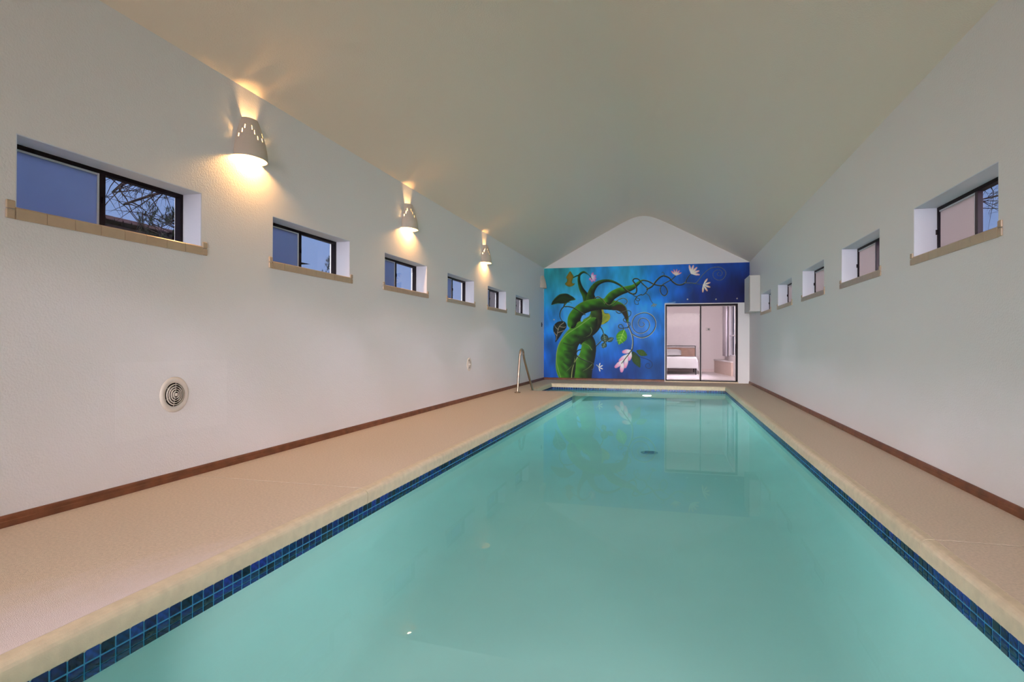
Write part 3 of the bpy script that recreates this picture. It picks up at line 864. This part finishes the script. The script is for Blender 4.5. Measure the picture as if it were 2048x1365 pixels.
tag(mur, 'large blue wall mural of a twisted green vine with curling tendrils and blossoms', 'mural')

# ================================================================== SLIDING DOOR
door = structure(empty('door_1', ((DX0 + DX1) / 2, YB, 0.0)), 'dark bronze sliding glass door beside the mural', 'door')
f = 0.05
mb = MB(); ya, yb = YB - 0.012, YB + 0.11
mb.box(DX0, DX0 + 0.028, ya, yb, 0.035, DZ).box(DX1 - 0.05, DX1, ya, yb, 0.035, DZ).box(DX0 + .028, DX1 - .05, ya, yb, DZ - 0.05, DZ).box(DX0 + .028, DX1 - .05, ya, yb, 0.035, 0.06)
child(mb.build('frame', BRONZE), door)
dm = 0.745
mb = MB(); mb.box(dm - 0.012, dm + 0.018, YB + 0.01, YB + 0.05, 0.06, DZ - .05)
child(mb.build('meeting_stile', BRONZE), door)
PINKW = mat('pale_door_trim', (0.72, 0.62, 0.62), rough=0.5)
mb = MB()
for x0, x1 in ((DX0 + .028, dm - .012), (dm + .018, DX1 - .05)):
    mb.box(x0, x0 + .012, YB + .03, YB + .055, .06, DZ - .05).box(x1 - .012, x1, YB + .03, YB + .055, .06, DZ - .05)
    mb.box(x0 + .012, x1 - .012, YB + .03, YB + .055, DZ - .065, DZ - .05).box(x0 + .012, x1 - .012, YB + .03, YB + .055, .06, .072)
child(mb.build('glazing_bead', PINKW), door)
for x0, x1 in ((DX0 + .04, dm - .024), (dm + .03, DX1 - .062)):
    child(MB().box(x0, x1, YB + .04, YB + .045, .072, DZ - .065).build('pane', DGLASS), door)
child(MB().box(DX0 - .01, DX1 + .01, YB - 0.05, YB + .12, 0.0, 0.035).build('threshold', COPING, bevel=.004), door)
mb = MB(); mb.box(DX1 - 0.062, DX1 - 0.024, YB - 0.035, YB - 0.012, 0.72, 1.02).box(DX1 - .034, DX1 - .016, YB - .05, YB - .035, .80, .92)
child(mb.build('handle', BRONZE, bevel=.004), door)
mb = MB(); mb.box(DX0 - .02, DX0, YB - .006, YB + .01, .035, DZ + .02).box(DX0, DX1, YB - .006, YB + .01, DZ, DZ + .02)
child(mb.build('casing', PAINT), door)
# shell door way
# ================================================================== BEDROOM BEHIND THE DOOR
BW = mat('bedroom_paint', (0.74, 0.69, 0.70), rough=0.6, spec=0.2)
BF = mat('white_floor_tile', (0.78, 0.75, 0.76), rough=0.25, spec=0.5)
B0, B1, BX0, BX1 = YB + 0.2, 22.7, -2.2, 1.9
structure(MB().box(BX0, BX1, B0, B1, -0.3, 0.0).build('floor_bedroom', BF), 'white tiled bedroom floor beyond the door', 'floor')
structure(MB().box(BX0, BX1, B1, B1 + .15, -.3, 2.7).build('wall_bedroom_back', BW), 'plain pale bedroom wall behind the bed', 'wall')
structure(MB().box(BX0 - .15, BX0, B0, B1, -.3, 2.7).build('wall_bedroom_left', BW), 'bedroom side wall hidden by the mural', 'wall')
structure(MB().box(BX0, BX1, B0, B1, 2.7, 2.8).build('ceiling_bedroom', BW), 'bedroom ceiling', 'ceiling')
BY0, BY1, BZ0, BZ1 = 18.4, 21.35, 0.62, 2.35
mb = MB()
mb.box(BX1, BX1 + .15, B0, BY0, -.3, 2.7).box(BX1, BX1 + .15, BY1, B1 + .15, -.3, 2.7).box(BX1, BX1 + .15, BY0, BY1, -.3, BZ0).box(BX1, BX1 + .15, BY0, BY1, BZ1, 2.7)
structure(mb.build('wall_bedroom_right', BW), 'bedroom side wall with a bright window', 'wall')
structure(MB().box(BX0, 1.9, B1 - .012, B1, 0, .11).build('trim_bedroom', PINKW), 'pale baseboard along the bedroom wall', 'trim')
wb = structure(empty('window_12', (BX1, (BY0 + BY1) / 2, BZ0)), 'bright bedroom window behind the curtain', 'window')
WF = mat('white_window_frame', (0.75, 0.75, 0.80), rough=.4)
mb = MB()
for yy in (BY0, (BY0 + BY1) / 2 - .02, BY1 - .04): mb.box(BX1 + .04, BX1 + .09, yy, yy + .04, BZ0, BZ1)
for zz in (BZ0, 1.28, BZ1 - .04): mb.box(BX1 + .04, BX1 + .09, BY0, BY1, zz, zz + .04)
child(mb.build('frame', WF), wb)
child(MB().box(BX1 + .062, BX1 + .066, BY0, BY1, BZ0, BZ1).build('pane', GLASS), wb)
# curtain: pleated sheet hanging at the far side of the window
CUR = mat('white_curtain_cloth', (0.82, 0.78, 0.82), rough=.9, spec=.1, transl=.35)
mb = MB(); n = 60
for k, z in ((0, 0.60), (1, 2.45)):
    for i in range(n + 1):
        y = 21.05 + 1.3 * i / n
        mb.v.append((BX1 - 0.09 + 0.028 * math.sin(i * 0.9) - 0.02 * k * 0, y, z))
for i in range(n): mb.f.append((i, i + 1, n + 2 + i, n + 1 + i))
cur = empty('curtain', (BX1 - .09, 21.7, .6)); tag(cur, 'white gathered curtain on a thin rod beside the bedroom window', 'curtain')
cu = child(mb.build('cloth', CUR, smooth=True, recalc=False), cur)
sd = cu.modifiers.new('thick', 'SOLIDIFY'); sd.thickness = .004
child(MB().tube([(BX1 - .09, 18.2, 2.46), (BX1 - .09, 22.45, 2.46)], .012, 10).build('rod', WF, smooth=True), cur)
for yy in (18.25, 22.4):
    child(MB().box(BX1 - .10, BX1 + .002, yy - .012, yy + .012, 2.445, 2.475).build('bracket', WF), cur)
# corner tub surround / bench
TANT = mat('peach_stone', (0.66, 0.52, 0.46), rough=.5, var=.06, vscale=12)
tub = empty('corner_bench', (1.7, 21.6, 0)); tag(tub, 'low peach stone corner bench with a white top under the bedroom window', 'bench')
tp = [(1.53, B1 - .013), (1.53, 22.15), (1.84, 19.75), (1.899, 19.75), (1.899, B1 - .013)]
child(MB().prism(list(reversed(tp)), 0, .43).build('base', TANT), tub)
tp2 = [(1.51, B1 - .013), (1.51, 22.13), (1.82, 19.73), (1.899, 19.73), (1.899, B1 - .013)]
child(MB().prism(list(reversed(tp2)), .43, .465).build('top', mat('white_stone_top', (.84, .80, .80), rough=.3)), tub)
# thermostat
th = empty('thermostat', (1.315, B1, 1.56)); tag(th, 'small white thermostat on the bedroom wall', 'thermostat')
child(MB().box(1.235, 1.395, B1 - .02, B1, 1.505, 1.615).build('housing', mat('off_white_plastic', (.52, .50, .48), rough=.4), bevel=.008), th)
child(MB().box(1.30, 1.365, B1 - .022, B1 - .019, 1.535, 1.59).build('screen', mat('grey_lcd', (.10, .11, .12), rough=.3)), th)
# bed
bed = empty('bed', (0.07, 21.5, 0)); tag(bed, 'bed with white quilt and wooden headboard seen through the glass door', 'bed')
bx0, bx1, by0, by1 = -0.72, 0.82, 20.4, 22.45
STEEL = mat('black_steel_frame', (0.03, 0.03, 0.04), rough=.45)
HW = mat('headboard_wood', (0.36, 0.19, 0.12), rough=.5, var=.2, vscale=8)
mb = MB()
mb.box(bx0, bx1, by0, by0 + .04, .20, .26).box(bx0, bx0 + .04, by0 + .04, by1, .20, .26).box(bx1 - .04, bx1, by0 + .04, by1, .20, .26)
child(mb.build('bed_frame', STEEL), bed)
for x in (bx0, bx1 - .04):
    for y in (by0, by1 - .12): child(MB().box(x, x + .04, y, y + .04, 0, .20).build('leg', STEEL), bed)
mb = MB(); hx0, hx1 = bx0 - .02, .875
mb.box(hx0, hx0 + .03, by1, by1 + .03, 0, .965).box(hx1 - .03, hx1, by1, by1 + .03, 0, .965).box(hx0 + .03, hx1 - .03, by1, by1 + .03, .935, .965)
hb = child(mb.build('headboard', STEEL), bed)
child(MB().box(hx0 + .03, hx1 - .03, by1 + .005, by1 + .028, .42, .875).build('headboard_panel', HW), bed)
QU = mat('white_quilt', (.66, .67, .69), rough=.9, spec=.1, bump=.8, bscale=26)
child(MB().box(bx0 + .02, bx1 - .02, by0 + .02, by1 - .01, .26, .50).build('mattress', QU, bevel=.04), bed)
# quilt: draped sheet with soft folds
mb = MB(); nu, nv = 56, 50
cxb = (bx0 + bx1) / 2; hw = (bx1 - bx0) / 2
for j in range(nv + 1):
    s = j / nv
    ly = s * (by1 - .42 - by0 + .36)               # arc length from the hanging foot edge
    for i in range(nu + 1):
        q = (i / nu - .5) * 2 * (hw + .36)
        over = max(0, abs(q) - hw)
        x = cxb + math.copysign(min(abs(q), hw) + .045 * (1 - math.exp(-over * 9)) + .018 * math.sin(ly * 11) * min(1, over * 5), q)
        z = .565 - over
        fo = max(0, .36 - ly)
        y = by0 - .045 * (1 - math.exp(-fo * 9)) - .015 * math.sin(q * 13) * min(1, fo * 5) + max(0, ly - .36)
        z = max(.14, z - fo) + .012 * math.sin(q * 6) * math.sin(ly * 5)
        mb.v.append((x, y, z))
for j in range(nv):
    for i in range(nu):
        a = j * (nu + 1) + i; mb.f.append((a, a + 1, a + nu + 2, a + nu + 1))
q_ = child(mb.build('quilt', QU, smooth=True, recalc=False), bed)
sd = q_.modifiers.new('thick', 'SOLIDIFY'); sd.thickness = .02; sd.offset = 0
def pillow(x0, x1, y, z):
    mb = MB(); n = 14
    for j in range(n + 1):
        for i in range(n + 1):
            u, v = i / n * 2 - 1, j / n * 2 - 1
            h = .085 * (max(0, 1 - u ** 4) * max(0, 1 - v ** 4)) ** .5
            mb.v.append(((x0 + x1) / 2 + u * (x1 - x0) / 2, y + v * .2, z + .16 * (v + 1) / 2 + h))
    for j in range(n + 1):
        for i in range(n + 1):
            u, v = i / n * 2 - 1, j / n * 2 - 1
            h = .05 * (max(0, 1 - u ** 4) * max(0, 1 - v ** 4)) ** .5
            mb.v.append(((x0 + x1) / 2 + u * (x1 - x0) / 2, y + v * .2, z + .16 * (v + 1) / 2 - h))
    N = (n + 1) ** 2
    for j in range(n):
        for i in range(n):
            a = j * (n + 1) + i; mb.f.append((a, a + 1, a + n + 2, a + n + 1)); mb.f.append((N + a, N + a + n + 1, N + a + n + 2, N + a + 1))
    return mb.build('pillow', QU, smooth=True)
for k, (x0, x1, lab) in enumerate([(-.32, .36, 'white bed pillow leaning on the headboard, nearer the glass door stile'), (-.70, -.34, 'white bed pillow leaning on the headboard, nearer the mural')]):
    pw = pillow(x0, x1, 22.2, .60); pw.location.z += .02; tag(pw, lab, 'pillow', 'white pillows on the bed')

# ================================================================== SCONCES
BULB = mat('warm_bulb', (1, .8, .5), emis=(1.0, .62, .26), estr=60)
def sconce_shell():
    nu, nv, Hs = 84, 44, 0.335
    W0, D0 = 0.168, 0.135
    def prof(h): return 1 - 0.50 * h ** 1.7 - .05 * h
    slots = []
    for k, (zz, du) in enumerate(((.50, .195), (.62, .135), (.735, .078))):
        for sg in (-1, 1):
            for cen in (.25, .75):
                slots.append((cen + sg * du, .0125, zz, .055))
    v, f = [], []
    for j in range(nv + 1):
        h = j / nv; p = prof(h)
        for i in range(nu + 1):
            a = math.pi * i / nu
            v.append((D0 * p * math.sin(a), -W0 * p * math.cos(a), Hs * h))
    for j in range(nv):
        for i in range(nu):
            uc, hc = (i + .5) / nu, (j + .5) / nv
            if any(abs(uc - s[0]) < s[1] and abs(hc - s[2]) < s[3] for s in slots): continue
            a = j * (nu + 1) + i
            f.append((a, a + 1, a + nu + 2, a + nu + 1))
    return v, f
SV, SF = sconce_shell()
sme = bpy.data.meshes.new('shade'); sme.from_pydata(SV, [], SF); sme.materials.append(CERAMIC); sme.update()
for p in sme.polygons: p.use_smooth = True
def relief_mesh(zz, hw, cen):
    p = 1 - 0.50 * zz ** 1.7 - .05 * zz
    n = 8; a0 = hw / (.135 * p) * .8; pts = []
    for i in range(n + 1):
        a = cen * math.pi + a0 * (i / n * 2 - 1)
        pts.append(((.135 * p + .005) * math.sin(a), -(.168 * p + .005) * math.cos(a), .335 * zz))
    return MB().tube(pts, .0035, 6).mesh('relief_step', CERAMIC)
rmes = [relief_mesh(zz, hw, cen) for cen in (.25, .75) for zz, hw in ((.30, .052), (.43, .036), (.545, .020))]
SCZ = 2.53
def sconce(y, lit, label):
    s = empty('wall_sconce', (XL + .001, y, SCZ)); tag(s, label, 'sconce', 'ceramic wall sconces')
    o = bpy.data.objects.new('shade', sme); COL.objects.link(o); o.parent = s
    m_ = o.modifiers.new('thick', 'SOLIDIFY'); m_.thickness = .007; m_.offset = 1
    for rme in rmes:
        o = bpy.data.objects.new('relief_step', rme); COL.objects.link(o); o.parent = s
    mbk = MB().box(0, .012, -.05, .05, .10, .20); o = mbk.build('back_plate', WHITEPL, s)
    mbl = MB().lathe([(0.0, .0), (.012, .003), (.024, .02), (.027, .045), (.02, .07), (.013, .085), (.0, .088)], 14, 'z', (.058, 0, .10))
    o = mbl.build('bulb', BULB if lit else WHITEPL, s, smooth=True)
    if lit:
        d = bpy.data.lights.new('sconce_lamp', 'POINT'); d.energy = LAMP_W; d.color = (1.0, .50, .16); d.shadow_soft_size = .03
        lo = bpy.data.objects.new('sconce_lamp', d); COL.objects.link(lo); lo.parent = s; lo.location = (.062, 0, .075)
        d2 = bpy.data.lights.new('sconce_lamp_upper', 'POINT'); d2.energy = LAMP_W * .22; d2.color = (1.0, .52, .18); d2.shadow_soft_size = .02
        lo = bpy.data.objects.new('sconce_lamp_upper', d2); COL.objects.link(lo); lo.parent = s; lo.location = (.058, 0, .215)
LAMP_W = 34.0
sconce(4.19, True, 'lit ceramic wall sconce nearest the camera, between the first and second window')
sconce(7.28, True, 'lit ceramic wall sconce above the third window, middle of the three lit ones')
sconce(10.66, True, 'lit ceramic wall sconce farthest from the camera, above the fifth window')
sconce(15.80, False, 'unlit white ceramic wall sconce in the corner beside the mural')

# ================================================================== ROUND VENTS
def vent(y, z, rad, label):
    v = empty('round_vent', (XL, y, z)); tag(v, label, 'vent', 'round wall vents')
    o = MB().lathe([(rad * .66, .004), (rad * .70, .012), (rad * .9, .013), (rad, .006), (rad, .0), (rad * .66, 0.0)], 40, 'x', closed=True).build('flange', WHITEPL, v, smooth=True)
    MB().lathe([(0.0001, .0012), (rad * .67, .0012)], 32, 'x').build('throat', DARK, v)
    for k in range(4):
        r = rad * (.60 - .125 * k)
        MB().lathe([(r, .006 + .003 * k), (r - rad * .022, .016 + .003 * k), (r - rad * .058, .014 + .003 * k), (r - rad * .03, .004 + .002 * k)], 36, 'x', closed=True).build('louvre_ring', WHITEPL, v, smooth=True)
    MB().lathe([(rad * .10, .004), (rad * .10, .024), (rad * .05, .028), (0.0001, .028)], 20, 'x').build('hub', WHITEPL, v, smooth=True)
    mb = MB()
    for k in range(3):
        a = math.pi * k / 3 + .4
        c, s_ = math.cos(a), math.sin(a)
        mb.tube([(.006, c * rad * .67, s_ * rad * .67), (.012, 0, 0), (.006, -c * rad * .67, -s_ * rad * .67)], rad * .018, 6)
    mb.build('spokes', WHITEPL, v)
vent(3.440, .619, .127, 'round white louvred vent low on the wall nearest the camera')
vent(9.82, .633, .118, 'small-looking round white vent low on the wall before the handrail')
# paint patch around the near vent
PATCH = mat('fresh_paint_patch', (0.92, 0.905, 0.90), rough=0.48, spec=0.35, bump=0.45, bscale=85)
child(MB().box(XL, XL + .0008, 2.98, 3.96, .345, .86).build('repair_patch', PATCH), WALL_L)

# ================================================================== HANDRAIL
rail = empty('handrail', (-3.0, 11.62, 0)); tag(rail, 'bronze tube handrail bent to a narrow arch at the pool steps', 'handrail')
pts = [(-3.02, 11.61, 0.0), (-3.012, 11.645, .25), (-3.004, 11.68, .55), (-2.998, 11.70, .72)]
ac = []
for a in range(0, 181, 15):
    t_ = math.radians(a); ac.append((-2.99 + .012 * (1 - math.cos(t_)), 11.80 - .10 * math.cos(t_), .77 + .11 * math.sin(t_)))
pts += ac + [(-2.955, 12.0, .60), (-2.90, 12.42, .03), (-2.88, 12.58, -.19), (-2.86, 12.74, -.42)]
P3 = spline([tuple(p) for p in pts], 5)
child(MB().tube([tuple(p) for p in P3], .0225, 14).build('tube', CHROME, smooth=True), rail)
child(MB().lathe([(.062, 0.0), (.062, .012), (.045, .022), (.026, .024)], 24, 'z', (-3.02, 11.61, 0)).build('escutcheon', CHROME, smooth=True), rail)
child(MB().lathe([(.055, 0.0), (.055, .01), (.04, .02), (.026, .022)], 24, 'z', (-2.86, 12.74, -.45)).build('escutcheon', CHROME, smooth=True), rail)

# ================================================================== WALL CABINET ON THE RIGHT
wc = empty('wall_cabinet', (XR, 14.7, 1.75)); tag(wc, 'white metal wall cabinet in the corner beside the mural', 'wall cabinet')
WMET = mat('white_enamel', (.66, .65, .62), rough=.45, spec=.4)
child(MB().box(1.712, XR, 14.27, 15.16, 1.75, 2.575).build('body', WMET, bevel=.006), wc)
child(MB().box(1.722, XR - .004, 14.24, 14.266, 1.76, 2.565).build('cover', WMET, bevel=.004), wc)
child(MB().box(1.716, 1.7215, 14.25, 14.268, 1.77, 2.555).build('gap_seal', DARK), wc)

# small fittings
sw = empty('wall_switch', (XL, 15.83, 1.53)); tag(sw, 'small black switch on the white wall next to the mural corner', 'switch')
child(MB().box(XL, XL + .012, 15.79, 15.87, 1.47, 1.59).build('plate', mat('black_plastic', (.012, .014, .02), rough=.4), bevel=.004), sw)
child(MB().box(XL + .012, XL + .024, 15.82, 15.84, 1.51, 1.55).build('toggle', MATS['black_plastic']), sw)
for x, z, lab in ((-3.154, 1.677, 'tiny white hook on the mural at its left edge'), (.419, 2.19, 'white hook above the sliding door, nearest the vine'), (1.13, 2.179, 'white hook above the sliding door, middle one'), (1.644, 2.189, 'white hook above the sliding door, nearest the wall cabinet')):
    hk = empty('wall_hook', (x, YB, z)); tag(hk, lab, 'hook', 'white hooks on the mural wall')
    child(MB().lathe([(.020, -.002), (.020, -.010), (.008, -.014), (.007, -.03)], 14, 'y', (x, YB, z)).build('base', WMET, smooth=True), hk)
    child(MB().tube([(x, YB - .03, z), (x, YB - .045, z - .008), (x, YB - .05, z + .012)], .007, 8).build('peg', WMET, smooth=True), hk)

# ================================================================== POOL FITTINGS
dr = empty('pool_drain', (-.27, 7.9, pfloor(7.9))); tag(dr, 'round grey drain cover on the pool floor', 'drain')
dz = pfloor(7.9)
GREY = mat('grey_drain_plastic', (.45, .52, .50), rough=.6)
child(MB().lathe([(.11, 0), (.11, .012), (.09, .028), (.0001, .03)], 28, 'z', (-.27, 7.9, dz)).build('cover', GREY, smooth=True), dr)
for k in range(5):
    child(MB().box(-.27 - .06, -.27 + .06, 7.9 - .056 + k * .028 - .004, 7.9 - .056 + k * .028 + .004, dz + .028, dz + .033).build('slot', DARK), dr)
LENS = mat('pool_light_lens', (1, 1, 1), emis=(.85, 1.0, .97), estr=14)
def pool_light(y, ny, x, z, watt, label):
    pl = empty('pool_light', (x, y, z)); tag(pl, label, 'pool light', 'underwater pool lights')
    k = ny
    child(MB().lathe([(.135, 0), (.135, .03 * k), (.105, .04 * k), (.105, .02 * k)], 28, 'y', (x, y, z)).build('rim', CHROME, smooth=True), pl)
    child(MB().lathe([(.104, .015 * k), (.104, .028 * k), (.06, .045 * k), (.0001, .05 * k)], 28, 'y', (x, y, z)).build('lens', LENS, smooth=True), pl)
    d = bpy.data.lights.new('pool_lamp', 'AREA'); d.shape = 'DISK'; d.size = .2; d.spread = math.radians(110); d.energy = watt; d.color = (1.0, .95, .95)
    lo = bpy.data.objects.new('pool_lamp', d); COL.objects.link(lo); lo.location = (x, y + .056 * k, z)
    lo.rotation_euler = Vector((0, k, 0)).to_track_quat('-Z', 'Y').to_euler()
    child(lo, pl)
pool_light(PF, -1, -.56, -1.15, 78, 'round underwater pool light glowing on the far pool wall')
pool_light(PN, 1, -.4, -.75, 25, 'added underwater pool light, unseen on the near pool wall under the camera')  # near lamp added out of view to brighten the water

# ================================================================== OUTSIDE
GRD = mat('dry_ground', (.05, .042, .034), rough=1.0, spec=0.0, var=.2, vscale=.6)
mb = MB()
for x0, x1, y0, y1 in ((-90, XL - .25, -60, 120), (XR + .25, 90, -60, 120), (XL - .25, XR + .25, -60, YN), (XL - .25, XR + .25, B1 + .2, 120)):
    mb.quad((x0, y0, -.3), (x1, y0, -.3), (x1, y1, -.3), (x0, y1, -.3))
structure(mb.build('ground', GRD, recalc=False), 'dry ground outside the building', 'ground')
BARK = mat('dark_bark', (.006, .0045, .005), rough=1.0, spec=0.0)
NEED = mat('pine_needles', (.008, .013, .007), rough=1.0, spec=0.0)
def bare_tree(name, base, segs, label, seed, twig=5, tl=.9, cat='tree'):
    """segs: main limbs as point lists; twigs grow from them"""
    rnd = random.Random(seed)
    r = empty(name, base); tag(r, label, cat)
    tr = MB(); br = MB(); tw = MB()
    tr.tube(segs[0], [.12] * (len(segs[0]) - 1) + [.06], 8)
    def grow(p, d, L, rad, depth):
        pts = [Vector(p)]; n = 4
        for k in range(n):
            d = (d + Vector((rnd.gauss(0, .16), rnd.gauss(0, .16), rnd.gauss(-.03, .16)))).normalized()
            pts.append(pts[-1] + d * L / n)
        tw.tube(pts, [rad * (1 - .8 * k / n) for k in range(n + 1)], 4, cap=False)
        if depth > 0:
            for k in range(rnd.randint(2, 3)):
                q = pts[rnd.randint(1, n - 1)]
                nd = (d + Vector((rnd.gauss(0, .6), rnd.gauss(0, .6), rnd.gauss(-.1, .6)))).normalized()
                grow(q, nd, L * .62, rad * .6, depth - 1)
    for sgm in segs[1:]:
        sp = spline(sgm, 6)
        br.tube([tuple(p) for p in sp], [.032 * (1 - .6 * i / len(sp)) for i in range(len(sp))], 6)
        for i in range(2, len(sp), 2):
            for _ in range(twig if i % 4 == 0 else twig // 2):
                d = Vector((rnd.gauss(0, 1), rnd.gauss(0, 1), rnd.gauss(-.3, 1))).normalized()
                grow(sp[i], d, tl * rnd.uniform(.5, 1.1), .009, 1)
    child(tr.build('trunk', BARK, smooth=True), r); child(br.build('limbs', BARK, smooth=True), r)
    o = child(tw.build('twigs', BARK, recalc=False), r); o['kind'] = 'stuff'
    return r
def pt_at(u, v, x):
    d = CFW + CRT * ((u - 1024) / F_PX) - CUP * ((v - 682.5) / F_PX)
    t_ = x / d.x
    return tuple(d * t_ + Vector((0, 0, CAM_H)))
LX = -7.2
b0 = (LX, 7.9, -.3)
limb = [pt_at(400, 372, LX), pt_at(345, 380, LX), pt_at(300, 392, LX + .1), pt_at(248, 409, LX + .2)]
limb2 = [pt_at(400, 372, LX), pt_at(320, 352, LX - .1), pt_at(250, 340, LX - .2), pt_at(180, 345, LX - .3)]
limb3 = [pt_at(330, 330, LX), pt_at(270, 350, LX), pt_at(225, 385, LX)]
bare_tree('bare_tree', b0, [[(LX, 7.95, -.3), (LX, 7.9, 1.5), pt_at(402, 372, LX), (LX, 7.6, 4.6)], limb, limb2, limb3], 'leafless dark tree outside the nearest sconce-wall window', 4, 2, .75)
RX = 6.4
rl1 = [pt_at(2080, 330, RX), pt_at(2020, 362, RX), pt_at(1965, 368, RX)]
rl2 = [pt_at(2090, 360, RX), pt_at(2020, 385, RX), pt_at(1960, 400, RX)]
bare_tree('bare_tree', (RX, 8.3, -.3), [[pt_at(2110, 900, RX)[:2] + (-.3,), pt_at(2105, 600, RX), pt_at(2090, 350, RX)], rl1, rl2], 'leafless tree outside the nearest window opposite the sconces', 11, 5, .7)
def wire(u0, v0, u1, v1, x, lab):
    a, c = Vector(pt_at(u0, v0, x)), Vector(pt_at(u1, v1, x)); d = c - a
    p = [a - d * 6, a, c, c + d * 6]
    tag(MB().tube([tuple(q) for q in p], .012, 6).build('power_line', BARK), lab, 'power line')
wire(1968, 402, 1998, 402, 8.5, 'upper dark power line beyond the nearest window opposite the sconces')
wire(1968, 417, 1998, 417, 8.5, 'lower dark power line beyond the nearest window opposite the sconces')
def pine(name, base, h, clusters, label, seed):
    rnd = random.Random(seed)
    r = empty(name, base); tag(r, label, 'tree')
    child(MB().tube([base, (base[0], base[1], base[2] + h * .6), (base[0], base[1], base[2] + h)], [.12, .08, .02], 8).build('trunk', BARK, smooth=True), r)
    br = MB(); nd = MB()
    for c in clusters:
        c = Vector(c)
        root = Vector((base[0], base[1], c.z - .25))
        br.tube([root, root.lerp(c, .6) + Vector((0, 0, -.06)), c], [.02, .012, .006], 5)
        for _ in range(5):
            q = c + Vector((rnd.gauss(0, .09), rnd.gauss(0, .09), rnd.gauss(0, .07)))
            br.tube([c, q], [.005, .004], 4)
            for k in range(34):
                d = Vector((rnd.gauss(0, 1), rnd.gauss(0, 1), rnd.gauss(.35, 1))).normalized() * rnd.uniform(.06, .11)
                s_ = d.cross(Vector((0, 0, 1))).normalized() * .0045
                n = len(nd.v); nd.v += [tuple(q - s_), tuple(q + s_), tuple(q + d)]; nd.f.append((n, n + 1, n + 2))
    child(br.build('branches', BARK, recalc=False), r)
    o = child(nd.build('needles', NEED, recalc=False), r); o['kind'] = 'stuff'
PX_ = -8.2
cl = [pt_at(u, v, PX_ + random.uniform(-.3, .3)) for u, v in [(350, 392), (356, 420), (345, 432), (335, 446), (350, 450), (312, 438), (300, 432), (322, 455), (290, 440), (340, 465), (357, 440), (318, 470), (362, 405), (330, 430), (305, 425), (283, 452)]]
pine('pine_tree', (PX_ - .2, 9.9, -.3), 4.6, cl, 'green pine whose sprigs show in the nearest sconce-wall window', 5)
cl = [pt_at(u, v, -9.0 + random.uniform(-.3, .3)) for u, v in [(660, 520), (664, 530), (655, 535), (666, 545), (650, 548), (672, 525), (660, 541), (676, 538)]]
pine('pine_tree', (-9.2, 15.6, -.3), 4.6, cl, 'distant pine tip showing in the second sconce-wall window', 6)
# neighbouring house with a brown tiled roof
nh = empty('neighbour_house', (-13, 13, -.3)); tag(nh, 'low brown house with a tiled roof outside the nearest sconce-wall window', 'house')
HX = -12.5
za = pt_at(200, 428, HX)[2]; ya_ = pt_at(150, 430, HX)[1]; yb_ = pt_at(480, 478, HX)[1]
zr = pt_at(300, 459, HX - 2.5)[2] - .1
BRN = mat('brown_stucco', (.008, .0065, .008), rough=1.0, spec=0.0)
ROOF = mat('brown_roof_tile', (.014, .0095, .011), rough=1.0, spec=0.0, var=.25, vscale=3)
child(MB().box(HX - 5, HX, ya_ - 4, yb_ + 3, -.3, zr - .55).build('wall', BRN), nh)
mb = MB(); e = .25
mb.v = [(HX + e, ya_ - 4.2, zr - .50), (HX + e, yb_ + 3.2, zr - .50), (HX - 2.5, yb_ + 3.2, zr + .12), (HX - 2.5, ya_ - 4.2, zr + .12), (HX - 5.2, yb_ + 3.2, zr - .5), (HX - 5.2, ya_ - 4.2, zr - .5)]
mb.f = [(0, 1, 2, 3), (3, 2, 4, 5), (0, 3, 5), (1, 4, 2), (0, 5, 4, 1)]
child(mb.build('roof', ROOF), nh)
mb = MB(); y = ya_ - 4.0
while y < yb_ + 3:
    mb.tube([(HX - 2.5, y, zr + .12), (HX - 2.5, y + .30, zr + .15)], [.11, .085], 8); y += .27
child(mb.build('ridge_tiles', ROOF), nh)
# pale house far along the sconce side
ph = empty('pale_house', (-11, 34, -.3)); tag(ph, 'pale rose stone house outside the two farthest sconce-wall windows', 'house')
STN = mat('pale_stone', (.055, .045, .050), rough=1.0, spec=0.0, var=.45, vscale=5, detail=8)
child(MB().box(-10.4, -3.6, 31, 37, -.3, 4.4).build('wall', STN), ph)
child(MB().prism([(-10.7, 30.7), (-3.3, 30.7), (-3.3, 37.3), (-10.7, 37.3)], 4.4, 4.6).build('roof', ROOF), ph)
